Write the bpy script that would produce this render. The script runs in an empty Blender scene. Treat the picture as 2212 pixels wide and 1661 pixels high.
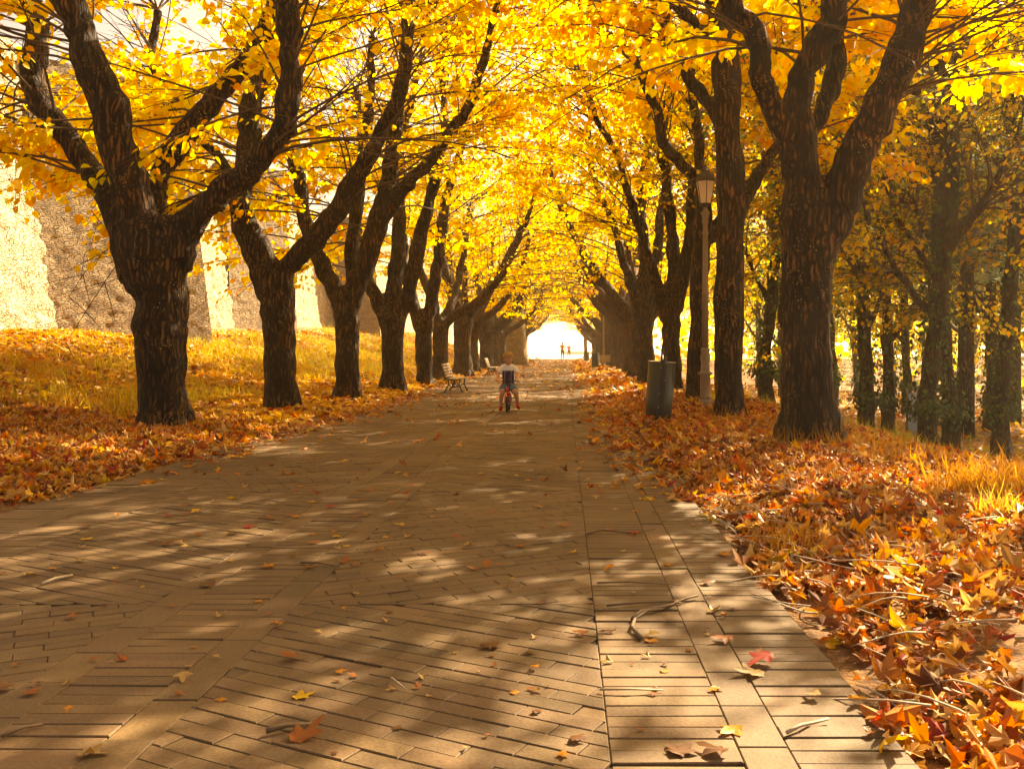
import bpy, bmesh, math, random
import numpy as np
from mathutils import Vector, Matrix, noise
R = math.radians
PI = math.pi
rnd = random.Random(7)
rng = np.random.default_rng(11)
scene = bpy.context.scene
col = scene.collection
F, VX, HY, CH = 2000.0, 1220.0, 755.0, 1.08      # focal length, vanishing point, horizon (on a 2212 wide frame), eye height

def at(px, py, Z):
    """point seen at px,py that stands Z metres ahead"""
    return Vector(((px-VX)/F*Z, Z, CH-(py-HY)/F*Z))

# ------------------------------------------------------------------ terrain height
def sst(a, b, x):
    t = np.clip((np.asarray(x, float)-a)/(b-a), 0, 1)
    return t*t*(3-2*t)
PL, PR = -3.68, 0.91                              # paving edges
def G(x, y):
    x = np.asarray(x, float); y = np.asarray(y, float)
    left = sst(-5.2, -14.5, x)*(1.45+0.028*np.clip(y-22, -10, 40))*(1-sst(80, 110, y))
    right = -sst(3.0, 8.5, x)*(1.25+0.9*sst(9, 26, x))*(1-sst(70, 100, y))
    lump = 0.035*np.sin(x*1.9+y*0.7)*np.sin(y*1.3-x*0.6)+0.02*np.sin(x*4.1+1)*np.sin(y*3.3)
    off = np.maximum(PL-x, x-PR)
    soft = sst(0.05, 0.9, off)
    return left+right+lump*soft+0.05*soft-0.035*(off > 0.0)*(1-soft)
def g(x, y): return float(G(x, y))

# ------------------------------------------------------------------ tagging
def tag(o, label=None, cat=None, group=None, kind=None):
    if label: o['label'] = label
    if cat: o['category'] = cat
    if group: o['group'] = group
    if kind: o['kind'] = kind
    return o
def empty(name, loc, rz=0, label=None, cat=None, group=None):
    o = bpy.data.objects.new(name, None); col.objects.link(o)
    o.location = loc; o.rotation_euler = (0, 0, rz); o.empty_display_size = .2
    return tag(o, label, cat, group)
def link(name, me, mat, parent=None, smooth=True):
    o = bpy.data.objects.new(name, me); col.objects.link(o)
    if mat is not None and len(me.materials) == 0: me.materials.append(mat)
    if parent is not None: o.parent = parent
    me.polygons.foreach_set('use_smooth', np.full(len(me.polygons), bool(smooth)))
    return o
def copy_tree(root, loc, rz=0, scale=None, label=None, group=None):
    r = root.copy(); col.objects.link(r); r.location = loc; r.rotation_euler = (0, 0, rz)
    if scale is not None: r.scale = (scale,)*3 if not hasattr(scale, '__len__') else scale
    if label: r['label'] = label
    if group: r['group'] = group
    for ch in list(root.children):
        c = ch.copy(); col.objects.link(c); c.parent = r
        for gg in list(ch.children):
            d = gg.copy(); col.objects.link(d); d.parent = c
    return r

# ------------------------------------------------------------------ mesh helpers
def raw_mesh(name, verts, loops, starts, color=None):
    me = bpy.data.meshes.new(name)
    me.vertices.add(len(verts)); me.vertices.foreach_set('co', np.asarray(verts, np.float32).ravel())
    me.loops.add(len(loops)); me.loops.foreach_set('vertex_index', np.asarray(loops, np.int32))
    me.polygons.add(len(starts)); me.polygons.foreach_set('loop_start', np.asarray(starts, np.int32))
    me.update(calc_edges=True)
    if color is not None:
        a = me.color_attributes.new('Col', 'FLOAT_COLOR', 'POINT')
        c = np.ones((len(verts), 4), np.float32); c[:, :3] = color
        a.data.foreach_set('color', c.ravel())
    return me
class MB:
    """collects shapes into one mesh"""
    def __init__(s): s.v = []; s.f = []
    def add(s, v, f):
        n = len(s.v); s.v += [tuple(p) for p in v]; s.f += [tuple(i+n for i in q) for q in f]; return s
    def box(s, c, d, rot=None):
        c = Vector(c); h = Vector(d)/2; vs = []
        for x in (-1, 1):
            for y in (-1, 1):
                for z in (-1, 1):
                    p = Vector((x*h.x, y*h.y, z*h.z))
                    if rot is not None: p = rot @ p
                    vs.append(c+p)
        return s.add(vs, [(0,1,3,2),(4,6,7,5),(0,4,5,1),(2,3,7,6),(0,2,6,4),(1,5,7,3)])
    def tube(s, pts, rad, n=8, cap=True, flat=1.0):
        pts = [Vector(p) for p in pts]
        if not hasattr(rad, '__len__'): rad = [rad]*len(pts)
        vs = []; fs = []; prev = None
        for i, p in enumerate(pts):
            t = (pts[min(i+1, len(pts)-1)]-pts[max(i-1, 0)])
            if t.length < 1e-6: t = Vector((0, 0, 1))
            t.normalize()
            if prev is None:
                a = Vector((1, 0, 0)) if abs(t.x) < .8 else Vector((0, 1, 0))
                u = (a-t*a.dot(t)).normalized()
            else:
                u = (prev-t*prev.dot(t)).normalized()
            prev = u; w = t.cross(u)
            for k in range(n):
                an = 2*PI*k/n
                vs.append(p+(u*math.cos(an)*flat+w*math.sin(an))*rad[i])
        for i in range(len(pts)-1):
            for k in range(n):
                a = i*n+k; b = i*n+(k+1) % n
                fs.append((a, b, b+n, a+n))
        if cap:
            fs.append(tuple(reversed(range(n)))); fs.append(tuple(range((len(pts)-1)*n, len(pts)*n)))
        return s.add(vs, fs)
    def lathe(s, prof, n=16, c=(0, 0, 0), rot=None, cap=True):
        vs = []; fs = []; c = Vector(c)
        for (r, z) in prof:
            for k in range(n):
                an = 2*PI*(k+.5)/n
                p = Vector((r*math.cos(an), r*math.sin(an), z))
                vs.append(c+(rot @ p if rot is not None else p))
        for i in range(len(prof)-1):
            for k in range(n):
                a = i*n+k; b = i*n+(k+1) % n; fs.append((a, b, b+n, a+n))
        if cap:
            fs.append(tuple(reversed(range(n)))); fs.append(tuple(range((len(prof)-1)*n, len(prof)*n)))
        return s.add(vs, fs)
    def torus(s, c, R1, r, axis='X', n=28, m=8):
        vs = []; fs = []
        for i in range(n):
            a = 2*PI*i/n
            for j in range(m):
                b = 2*PI*j/m; q = R1+r*math.cos(b)
                if axis == 'X': p = (r*math.sin(b), q*math.cos(a), q*math.sin(a))
                else: p = (q*math.cos(a), q*math.sin(a), r*math.sin(b))
                vs.append(Vector(c)+Vector(p))
        for i in range(n):
            for j in range(m):
                fs.append((i*m+j, ((i+1) % n)*m+j, ((i+1) % n)*m+(j+1) % m, i*m+(j+1) % m))
        return s.add(vs, fs)
    def mesh(s, name):
        me = bpy.data.meshes.new(name); me.from_pydata([tuple(v) for v in s.v], [], s.f); me.update(); return me
    def build(s, name, mat, parent=None, smooth=False, bevel=0):
        me = s.mesh(name)
        o = link(name, me, mat, parent, smooth)
        if bevel:
            b = o.modifiers.new('bevel', 'BEVEL'); b.width = bevel; b.segments = 2; b.limit_method = 'ANGLE'
        return o

def bake(o):
    """replace the object's mesh by its evaluated one"""
    dg = bpy.context.evaluated_depsgraph_get()
    me = bpy.data.meshes.new_from_object(o.evaluated_get(dg))
    o.modifiers.clear(); o.data = me
    return o

# ------------------------------------------------------------------ materials
def mat(name):
    m = bpy.data.materials.new(name); m.use_nodes = True
    nt = m.node_tree; nt.nodes.clear()
    out = nt.nodes.new('ShaderNodeOutputMaterial')
    return m, nt, out
def N(nt, t, **kw):
    n = nt.nodes.new(t)
    for k, v in kw.items():
        if k.startswith('i_'): n.inputs[k[2:].replace('_', ' ')].default_value = v
        else: setattr(n, k, v)
    return n
def ramp(nt, src, stops):
    r = nt.nodes.new('ShaderNodeValToRGB')
    while len(r.color_ramp.elements) < len(stops): r.color_ramp.elements.new(.5)
    for e, (p, c) in zip(r.color_ramp.elements, stops):
        e.position = p; e.color = (*c, 1) if len(c) == 3 else c
    nt.links.new(src, r.inputs[0]); return r
def coords(nt, scale=(1, 1, 1), kind='Object'):
    tc = nt.nodes.new('ShaderNodeTexCoord'); mp = nt.nodes.new('ShaderNodeMapping')
    mp.inputs['Scale'].default_value = scale
    nt.links.new(tc.outputs[kind], mp.inputs[0]); return mp.outputs[0]
def mixc(nt, fac, a, b, mode='MIX'):
    m = nt.nodes.new('ShaderNodeMix'); m.data_type = 'RGBA'; m.blend_type = mode
    for sock, v in ((m.inputs[0], fac), (m.inputs[6], a), (m.inputs[7], b)):
        if isinstance(v, (int, float)): sock.default_value = v
        elif isinstance(v, tuple): sock.default_value = (*v, 1) if len(v) == 3 else v
        else: nt.links.new(v, sock)
    return m.outputs[2]
def noise_n(nt, vec, scale, detail=4, rough=.55):
    n = N(nt, 'ShaderNodeTexNoise'); n.inputs['Scale'].default_value = scale
    n.inputs['Detail'].default_value = detail; n.inputs['Roughness'].default_value = rough
    nt.links.new(vec, n.inputs['Vector']); return n.outputs[0]
def bump(nt, h, strength=.5, dist=.02, nrm=None):
    b = N(nt, 'ShaderNodeBump'); b.inputs['Strength'].default_value = strength; b.inputs['Distance'].default_value = dist
    nt.links.new(h, b.inputs['Height'])
    if nrm is not None: nt.links.new(nrm, b.inputs['Normal'])
    return b.outputs[0]
def plain(name, c, rough=.6, metal=0, vary=.15, scale=20, bmp=.15, spec=.4):
    m, nt, out = mat(name)
    v = coords(nt); n = noise_n(nt, v, scale)
    cc = mixc(nt, n, tuple(x*(1-vary) for x in c), tuple(min(1, x*(1+vary)) for x in c))
    p = N(nt, 'ShaderNodeBsdfPrincipled'); nt.links.new(cc, p.inputs['Base Color'])
    p.inputs['Roughness'].default_value = rough; p.inputs['Metallic'].default_value = metal
    p.inputs['Specular IOR Level'].default_value = spec
    nt.links.new(bump(nt, n, bmp, .004), p.inputs['Normal'])
    nt.links.new(p.outputs[0], out.inputs[0]); return m

def leaf_mat(name, trans=.5, gain=1.0, rough=.55, tgain=1.0, spec=.25):
    m, nt, out = mat(name)
    a = N(nt, 'ShaderNodeAttribute', attribute_name='Col')
    v = coords(nt); n = noise_n(nt, v, 60, 2)
    c = mixc(nt, n, (.72*gain, .72*gain, .72*gain), (1.15*gain, 1.12*gain, 1.05*gain))
    c = mixc(nt, 1.0, a.outputs[0], c, 'MULTIPLY')
    p = N(nt, 'ShaderNodeBsdfPrincipled'); p.inputs['Roughness'].default_value = rough
    p.inputs['Specular IOR Level'].default_value = spec
    nt.links.new(c, p.inputs['Base Color'])
    t = N(nt, 'ShaderNodeBsdfTranslucent')
    ct = mixc(nt, 1.0, c, (tgain*1.1, tgain*1.0, tgain*.75), 'MULTIPLY')
    nt.links.new(ct, t.inputs[0])
    mx = N(nt, 'ShaderNodeMixShader'); mx.inputs[0].default_value = trans
    nt.links.new(p.outputs[0], mx.inputs[1]); nt.links.new(t.outputs[0], mx.inputs[2])
    nt.links.new(mx.outputs[0], out.inputs[0]); return m

def bark_mat(name, dark, mid, light, lichen=(.34, .27, .09), lich=.5):
    m, nt, out = mat(name)
    v = coords(nt, (1, 1, .11)); v1 = coords(nt)
    warp = N(nt, 'ShaderNodeTexNoise'); warp.inputs['Scale'].default_value = 3
    nt.links.new(v1, warp.inputs['Vector'])
    add = N(nt, 'ShaderNodeVectorMath', operation='MULTIPLY_ADD')
    nt.links.new(warp.outputs['Color'], add.inputs[0]); add.inputs[1].default_value = (.14, .14, .1)
    nt.links.new(v, add.inputs[2])
    n1 = noise_n(nt, add.outputs[0], 26, 7, .68)
    vo = N(nt, 'ShaderNodeTexVoronoi', feature='DISTANCE_TO_EDGE'); vo.inputs['Scale'].default_value = 21
    nt.links.new(add.outputs[0], vo.inputs['Vector'])
    vr = ramp(nt, vo.outputs['Distance'], [(0, (0, 0, 0)), (.30, (1, 1, 1))])
    h = mixc(nt, .66, vr.outputs[0], n1)
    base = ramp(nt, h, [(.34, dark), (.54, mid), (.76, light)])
    big = noise_n(nt, v1, 1.7, 5)
    bigr = ramp(nt, big, [(.35, (.45, .42, .40)), (.5, (1, .9, .8)), (.65, (1.5, 1.25, .95))])
    c = mixc(nt, 1.0, base.outputs[0], bigr.outputs[0], 'MULTIPLY')
    sp = N(nt, 'ShaderNodeTexVoronoi'); sp.inputs['Scale'].default_value = 26
    nt.links.new(v1, sp.inputs['Vector'])
    spr = ramp(nt, sp.outputs['Distance'], [(.16, (1, 1, 1)), (.3, (0, 0, 0))])
    mk = noise_n(nt, v1, 3.1, 4); mkr = ramp(nt, mk, [(.52, (0, 0, 0)), (.66, (lich,)*3)])
    sm = mixc(nt, 1.0, spr.outputs[0], mkr.outputs[0], 'MULTIPLY')
    c = mixc(nt, sm, c, lichen)
    p = N(nt, 'ShaderNodeBsdfPrincipled'); p.inputs['Roughness'].default_value = .85
    p.inputs['Specular IOR Level'].default_value = .25
    nt.links.new(c, p.inputs['Base Color'])
    nt.links.new(bump(nt, h, 1.0, .05), p.inputs['Normal'])
    nt.links.new(p.outputs[0], out.inputs[0]); return m

M = {}
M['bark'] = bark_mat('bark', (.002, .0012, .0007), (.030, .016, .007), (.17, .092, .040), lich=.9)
M['bark_far'] = bark_mat('bark_haze_faded', (.014, .009, .005), (.065, .041, .023), (.16, .10, .056), lich=.3)  # avenue bark repeated paler, the fading by distance haze put into its colours
M['bark_wood'] = bark_mat('bark_wood', (.010, .008, .005), (.05, .036, .02), (.1, .075, .045), (.1, .14, .04), .8)
M['twig'] = plain('twig_bark', (.075, .042, .022), .8, scale=9)
M['leaf'] = leaf_mat('yellow_leaf', .70, 1.0)
M['ivy'] = leaf_mat('ivy_leaf', .4, 1.05, .4)
M['needle'] = leaf_mat('blue_green_needles', .5, 1.0, .5)
M['litter'] = leaf_mat('dry_leaf', .33, .85, .5, .9, .35)
M['grass'] = leaf_mat('grass_blade', .45, 1.0, .6)

def soil_mat():
    m, nt, out = mat('soil')
    v = coords(nt)
    n1 = noise_n(nt, v, 1.3, 5); n2 = noise_n(nt, v, 16, 6, .7); n3 = noise_n(nt, v, 55, 3)
    a = ramp(nt, n2, [(.3, (.07, .034, .013)), (.5, (.19, .09, .028)), (.68, (.36, .19, .06))])
    b = ramp(nt, n1, [(.35, (.65, .6, .55)), (.6, (1.1, 1.0, .9))])
    c = mixc(nt, 1.0, a.outputs[0], b.outputs[0], 'MULTIPLY')
    p = N(nt, 'ShaderNodeBsdfPrincipled'); p.inputs['Roughness'].default_value = .95
    nt.links.new(c, p.inputs['Base Color'])
    hh = mixc(nt, .5, n2, n3)
    nt.links.new(bump(nt, hh, .9, .03), p.inputs['Normal'])
    nt.links.new(p.outputs[0], out.inputs[0]); return m
M['soil'] = soil_mat()

def brick_mat():
    m, nt, out = mat('brick_paver')
    a = N(nt, 'ShaderNodeAttribute', attribute_name='Col')
    v = coords(nt)
    n1 = noise_n(nt, v, 1.1, 4); n2 = noise_n(nt, v, 90, 4, .7); n3 = noise_n(nt, v, 14, 5, .65)
    r1 = ramp(nt, n1, [(.32, (.66, .62, .56)), (.5, (.98, .96, .92)), (.68, (1.2, 1.18, 1.12))])
    r2 = ramp(nt, n2, [(.3, (.66, .63, .58)), (.7, (1.25, 1.22, 1.18))])
    c = mixc(nt, 1.0, a.outputs[0], r1.outputs[0], 'MULTIPLY')
    c = mixc(nt, 1.0, c, r2.outputs[0], 'MULTIPLY')
    r3 = ramp(nt, n3, [(.52, (0, 0, 0)), (.75, (.45, .45, .45))])
    c = mixc(nt, r3.outputs[0], c, (.14, .085, .042))
    p = N(nt, 'ShaderNodeBsdfPrincipled'); p.inputs['Roughness'].default_value = .72
    p.inputs['Specular IOR Level'].default_value = .35
    nt.links.new(c, p.inputs['Base Color'])
    hh = mixc(nt, .6, n2, n3)
    nt.links.new(bump(nt, hh, .55, .006), p.inputs['Normal'])
    nt.links.new(p.outputs[0], out.inputs[0]); return m
M['brick'] = brick_mat()
M['joint'] = plain('joint_sand', (.045, .026, .013), .95, vary=.4, scale=40)

def stone_mat(name, rows, c0, c1, c2, hole=1.0):
    m, nt, out = mat(name)
    v = coords(nt, (1, 1, rows)); v1 = coords(nt)
    wn = N(nt, 'ShaderNodeTexNoise'); wn.inputs['Scale'].default_value = 2.5
    nt.links.new(v1, wn.inputs['Vector'])
    add = N(nt, 'ShaderNodeVectorMath', operation='MULTIPLY_ADD')
    nt.links.new(wn.outputs['Color'], add.inputs[0]); add.inputs[1].default_value = (.25, .25, .25); nt.links.new(v, add.inputs[2])
    vo = N(nt, 'ShaderNodeTexVoronoi', feature='DISTANCE_TO_EDGE'); vo.inputs['Scale'].default_value = 6.5
    nt.links.new(add.outputs[0], vo.inputs['Vector'])
    vc = N(nt, 'ShaderNodeTexVoronoi'); vc.inputs['Scale'].default_value = 6.5
    nt.links.new(add.outputs[0], vc.inputs['Vector'])
    e = ramp(nt, vo.outputs['Distance'], [(0, (0, 0, 0)), (.12, (1, 1, 1))])
    sepc = N(nt, 'ShaderNodeSeparateColor'); nt.links.new(vc.outputs['Color'], sepc.inputs[0])
    n2 = noise_n(nt, v1, 9, 6, .7)
    c = ramp(nt, sepc.outputs[0], [(0, c0), (.5, c1), (1, c2)]).outputs[0]
    c = mixc(nt, 1.0, c, ramp(nt, n2, [(.3, (.7, .68, .64)), (.7, (1.1, 1.1, 1.1))]).outputs[0], 'MULTIPLY')
    c = mixc(nt, e.outputs[0], tuple(x*.38 for x in c0), c)
    nb = noise_n(nt, v1, 2.2, 5, .65)
    hr = ramp(nt, nb, [(.36, (0, 0, 0)), (.5, (1, 1, 1))])
    c = mixc(nt, mixc(nt, 1.0, hr.outputs[0], (hole, hole, hole)) if False else hr.outputs[0], tuple(x*.75 for x in c0), c)
    h = mixc(nt, .45, e.outputs[0], n2)
    h = mixc(nt, .35*hole, h, hr.outputs[0])
    p = N(nt, 'ShaderNodeBsdfPrincipled'); p.inputs['Roughness'].default_value = .9
    nt.links.new(c, p.inputs['Base Color'])
    nt.links.new(bump(nt, h, 1.0, .09), p.inputs['Normal'])
    nt.links.new(p.outputs[0], out.inputs[0]); return m
M['stone'] = stone_mat('rubble_stone', 1.6, (.40, .28, .17), (.56, .42, .27), (.68, .54, .37))
M['course'] = stone_mat('coursed_stone', 3.4, (.30, .21, .125), (.40, .29, .18), (.50, .37, .23), .5)
M['gravel'] = plain('pale_gravel', (.5, .43, .33), .95, vary=.2, scale=6)

# ------------------------------------------------------------------ ground
def ground():
    xs = np.unique(np.concatenate([[-1500, -600, -250, -120, -60, -35, -22], np.linspace(-18, -3.9, 58), [PL-.02, PL, ], np.linspace(PL+.2, PR-.2, 8), [PR, PR+.02], np.linspace(PR+.12, 10, 66), np.linspace(11, 26, 20), [40, 70, 130, 300, 700, 1500]]))
    ys = np.unique(np.concatenate([[-1500, -500, -150, -50, -20, -8], np.linspace(-3, 22, 150), np.linspace(22.5, 60, 90), np.linspace(61, 120, 50), [140, 180, 260, 420, 800, 1600, 2500]]))
    X, Y = np.meshgrid(xs, ys)
    Zz = G(X, Y)
    inside = (X > PL-.01) & (X < PR+.01)
    Zz = np.where(inside, -.05, Zz)
    Zz = np.where((Y > 96) & inside, 0.0, Zz)
    v = np.stack([X, Y, Zz], -1).reshape(-1, 3)
    nx, ny = len(xs), len(ys)
    i = np.arange(nx-1); j = np.arange(ny-1)
    a = (j[:, None]*nx+i[None, :]).ravel()
    f = np.stack([a, a+1, a+1+nx, a+nx], 1)
    me = raw_mesh('ground', v, f.ravel(), np.arange(len(f))*4)
    o = link('ground', me, M['soil']); tag(o, 'brown earth under the fallen leaves on both sides of the path', None, None, 'structure')
    # pale open ground past the end of the avenue
    mb = MB(); mb.add([(-60, 97, .075), (60, 97, .075), (300, 700, .075), (-300, 700, .075)], [(0, 1, 2, 3)])
    tag(mb.build('gravel_clearing', M['gravel']), 'pale sunlit gravel beyond the end of the avenue', None, None, 'structure')
ground()

# ------------------------------------------------------------------ paving: every brick modelled
def clipx(poly, a, b):
    for lim, s in ((a, 1), (b, -1)):
        outp = []
        for k in range(len(poly)):
            p, q = poly[k], poly[(k+1) % len(poly)]
            ip, iq = s*(p[0]-lim) >= 0, s*(q[0]-lim) >= 0
            if ip: outp.append(p)
            if ip != iq:
                t = (lim-p[0])/(q[0]-p[0]); outp.append((lim, p[1]+t*(q[1]-p[1])))
        poly = outp
        if len(poly) < 3: return []
    return poly
def paving():
    V = []; L = []; S = []; C = []
    YMAX = 97.0
    def brick(poly):
        if len(poly) < 3: return
        cx = sum(p[0] for p in poly)/len(poly); cy = sum(p[1] for p in poly)/len(poly)
        ar = abs(sum(poly[k][0]*poly[(k+1) % len(poly)][1]-poly[(k+1) % len(poly)][0]*poly[k][1] for k in range(len(poly))))/2
        if ar < .0018: return
        q_ = []
        for p in poly:
            if not q_ or math.hypot(p[0]-q_[-1][0], p[1]-q_[-1][1]) > .009: q_.append(p)
        if len(q_) > 3 and math.hypot(q_[0][0]-q_[-1][0], q_[0][1]-q_[-1][1]) < .009: q_.pop()
        poly = q_
        if len(poly) < 3: return
        ins = .0011; n = len(poly); b = len(V)
        dz = rnd.gauss(0, .0014); tx = rnd.gauss(0, .004); ty = rnd.gauss(0, .004)
        tone = rnd.gauss(1, .10)
        c = (.122*tone, .074*tone*rnd.uniform(.96, 1.04), .036*tone*rnd.uniform(.92, 1.08))
        far = cy > 30
        def inset(d):
            m_ = len(poly); lines = []
            for k in range(m_):
                (x0, y0), (x1, y1) = poly[k], poly[(k+1) % m_]
                l = math.hypot(x1-x0, y1-y0) or 1e-6
                nx, ny = -(y1-y0)/l, (x1-x0)/l
                if (cx-x0)*nx+(cy-y0)*ny < 0: nx, ny = -nx, -ny
                lines.append((nx, ny, nx*x0+ny*y0+d))
            r = []
            for k in range(m_):
                a1, b1, c1 = lines[k-1]; a2, b2, c2 = lines[k]; det = a1*b2-a2*b1
                if abs(det) < .05: r.append((poly[k][0]+(cx-poly[k][0])*.05, poly[k][1]+(cy-poly[k][1])*.05))
                else: r.append(((c1*b2-c2*b1)/det, (a1*c2-a2*c1)/det))
            return r
        e0 = inset(ins); e1 = inset(ins+.003)
        top = [(x, y, .012+dz+(x-cx)*tx+(y-cy)*ty) for x, y in e1]
        V.extend(top); C.extend([c]*n); S.append(len(L)); L.extend(range(b, b+n))
        if not far:
            mid = [(x, y, .009+dz+(x-cx)*tx+(y-cy)*ty) for x, y in e0]; bot = [(x, y, -.02) for x, y in e0]
            V.extend(mid); V.extend(bot); C.extend([c]*(2*n))
            for k in range(n):
                k2 = (k+1) % n
                S.append(len(L)); L.extend((b+k2, b+k, b+n+k, b+n+k2))
                S.append(len(L)); L.extend((b+n+k2, b+n+k, b+2*n+k, b+2*n+k2))
    h = CH
    e = [PL, -3.36, -3.18, -2.86, -1.73, -1.58, -1.26, -1.12, .12, .465, .60, PR]
    kind = 'TBTHBTBHTBT'
    BW = .078
    for (a, b, k) in zip(e[:-1], e[1:], kind):
        if k == 'T':
            y = 1.2+rnd.random()*.05
            while y < YMAX:
                s = rnd.uniform(-.006, .006)
                brick([(a, y), (b, y+s), (b, y+BW+s), (a, y+BW)]); y += BW
        elif k == 'B':
            y = 1.2+rnd.random()*.2
            while y < YMAX:
                l = .29; brick([(a, y), (b, y), (b, y+l), (a, y+l)]); y += l
        else:
            y0p = -.2 if a > -1.2 else -1.1; flip = 1 if a > -1.2 else -1
            bounds = [y0p]; nxt = 3.88
            while bounds[-1] < YMAX: bounds.append(nxt); nxt += 3.1
            for pi, (ya, yb) in enumerate(zip(bounds[:-1], bounds[1:])):
                ya = max(ya, 1.2); yb = min(yb, YMAX)
                if yb-ya < .1: continue
                sg = flip*(1 if pi % 2 else -1); ang = R(27)*sg; ca, sa = math.cos(ang), math.sin(ang)
                cx, cy = (a+b)/2, (ya+yb)/2; rad = math.hypot(b-a, yb-ya)/2+.3; LB = .25
                for j in range(-int(rad/BW)-1, int(rad/BW)+2):
                    off = (.5*LB if j % 2 else 0)+rnd.uniform(-.02, .02)
                    for i in range(-int(rad/LB)-1, int(rad/LB)+2):
                        x0, yy = i*LB+off, j*BW
                        q = [(cx+x*ca-y*sa, cy+x*sa+y*ca) for x, y in ((x0, yy), (x0+LB, yy), (x0+LB, yy+BW), (x0, yy+BW))]
                        if max(p[0] for p in q) < a or min(p[0] for p in q) > b or max(p[1] for p in q) < ya or min(p[1] for p in q) > yb: continue
                        q = clipx(q, a, b)
                        if len(q) < 3: continue
                        q = [(p[1], p[0]) for p in q]; q = clipx(q, ya, yb); q = [(p[1], p[0]) for p in q]
                        brick(q)
    me = raw_mesh('path', V, L, S, np.array(C))
    o = link('path', me, M['brick'], smooth=False); tag(o, 'brown brick path with herringbone fields and plain bands', None, None, 'structure')
    mb = MB(); mb.add([(PL-.005, 1, .0025), (PR+.005, 1, .0025), (PR+.005, 97, .0025), (PL-.005, 97, .0025), (PL-.005, 1, -.12), (PR+.005, 1, -.12), (PR+.005, 97, -.12), (PL-.005, 97, -.12)],
                      [(0, 1, 2, 3), (0, 4, 5, 1), (1, 5, 6, 2), (3, 7, 4, 0)])
    j = mb.build('path_bedding', M['joint']); tag(j, 'sandy joints between the path bricks', None, None, 'structure')
paving()

# ------------------------------------------------------------------ scattering of leaf shapes
def frames(n, dirs, nrm):
    y = dirs/np.linalg.norm(dirs, axis=1, keepdims=True)
    z = nrm-y*np.sum(nrm*y, 1, keepdims=True); z /= np.linalg.norm(z, axis=1, keepdims=True)+1e-9
    x = np.cross(y, z)
    return x, y, z
def scatter(name, tmpl, faces, pos, dirs, nrm, size, color, deform=None):
    """copies a small leaf template to many places as one mesh; tmpl (k,3), faces list of index tuples"""
    n = len(pos); k = len(tmpl)
    x, y, z = frames(n, dirs, nrm)
    T = np.broadcast_to(tmpl[None], (n, k, 3)).copy()
    if deform is not None: T = deform(T)
    T *= size[:, None, None]
    W = pos[:, None, :]+T[..., 0:1]*x[:, None]+T[..., 1:2]*y[:, None]+T[..., 2:3]*z[:, None]
    fl = np.concatenate([np.array(f) for f in faces]); lens = np.array([len(f) for f in faces])
    loops = (np.arange(n)[:, None]*k+fl[None]).ravel()
    st = np.concatenate([[0], np.cumsum(lens)[:-1]])
    starts = (np.arange(n)[:, None]*lens.sum()+st[None]).ravel()
    return raw_mesh(name, W.reshape(-1, 3), loops, starts, np.repeat(color, k, 0))

LEAF = np.array([(0, 0, 0), (0, .5, .0), (0, 1.05, -.10), (.30, -.04, .07), (.52, .30, .13), (.34, .74, .06), (-.30, -.04, .07), (-.52, .30, .13), (-.34, .74, .06)], float)
LEAF_F = [(0, 3, 4, 5, 2, 1), (0, 1, 2, 8, 7, 6)]
def lobed(nl=5, depth=.45):
    """palmate leaf outline with pointed lobes, fan from the middle"""
    out = [(0, 0)]
    angs = [-125, -62, 0, 62, 125]; rr = [.5, .82, 1.0, .82, .5]
    pts = [(.06, -.35)]
    P = [(0.0, -.42)]
    for i, (a, r) in enumerate(zip(angs[::-1], rr[::-1])):
        ar = R(90-a)
        ar = R(a)
        d = (math.sin(ar), math.cos(ar))
        for off, q in ((-15, .72), (0, 1.0), (15, .72)):
            ao = R(a-off); P.append((math.sin(ao)*r*q, math.cos(ao)*r*q))
        if i < 4:
            am = R((a+angs[::-1][i+1])/2); P.append((math.sin(am)*depth, math.cos(am)*depth))
    v = [(0, 0, 0)]+[(x*.62, y*.62+.1, 0) for x, y in P]
    f = [(0, k+1, (k+1) % len(P)+1) for k in range(len(P))]
    return np.array(v, float), f
LOB, LOB_F = lobed()
OVL = np.array([(0, 0, 0), (0, -.5, 0), (.3, -.3, 0), (.42, .05, 0), (.25, .4, 0), (0, .6, 0), (-.25, .4, 0), (-.42, .05, 0), (-.3, -.3, 0)], float)
OVL_F = [(0, k+1, k % 8+2 if k < 7 else 1) for k in range(8)]
def curl(T):
    n = len(T); a = rng.normal(0, .55, (n, 1)); b = rng.normal(.0, .45, (n, 1)); c = rng.normal(0, .5, (n, 1))
    x, y = T[..., 0], T[..., 1]
    T[..., 2] += a*x*x*1.6+b*y*y*1.3+c*x*y*1.4+.10*np.sin(x*9+a*9)*np.cos(y*8+b*7)
    sh = 1-.28*np.clip(np.abs(a), 0, 1); T[..., 0] *= sh
    return T
PALR = np.array([(.58, .20, .03), (.66, .34, .08), (.64, .15, .015), (.36, .10, .02), (.74, .46, .17), (.20, .06, .016), (.82, .32, .02), (.44, .04, .015), (.85, .50, .03), (.62, .34, .10)])
PALP = np.array([.16, .17, .12, .13, .12, .1, .08, .04, .04, .04])
def litter_cols(n, yellow=0.0):
    c = PALR[rng.choice(len(PALR), n, p=PALP/PALP.sum())]
    if yellow > 0:
        k = rng.random(n) < yellow; c = np.where(k[:, None], np.array([.78, .46, .05]), c)
    return np.clip(c*rng.normal(1, .16, (n, 1)), .01, .9)

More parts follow.
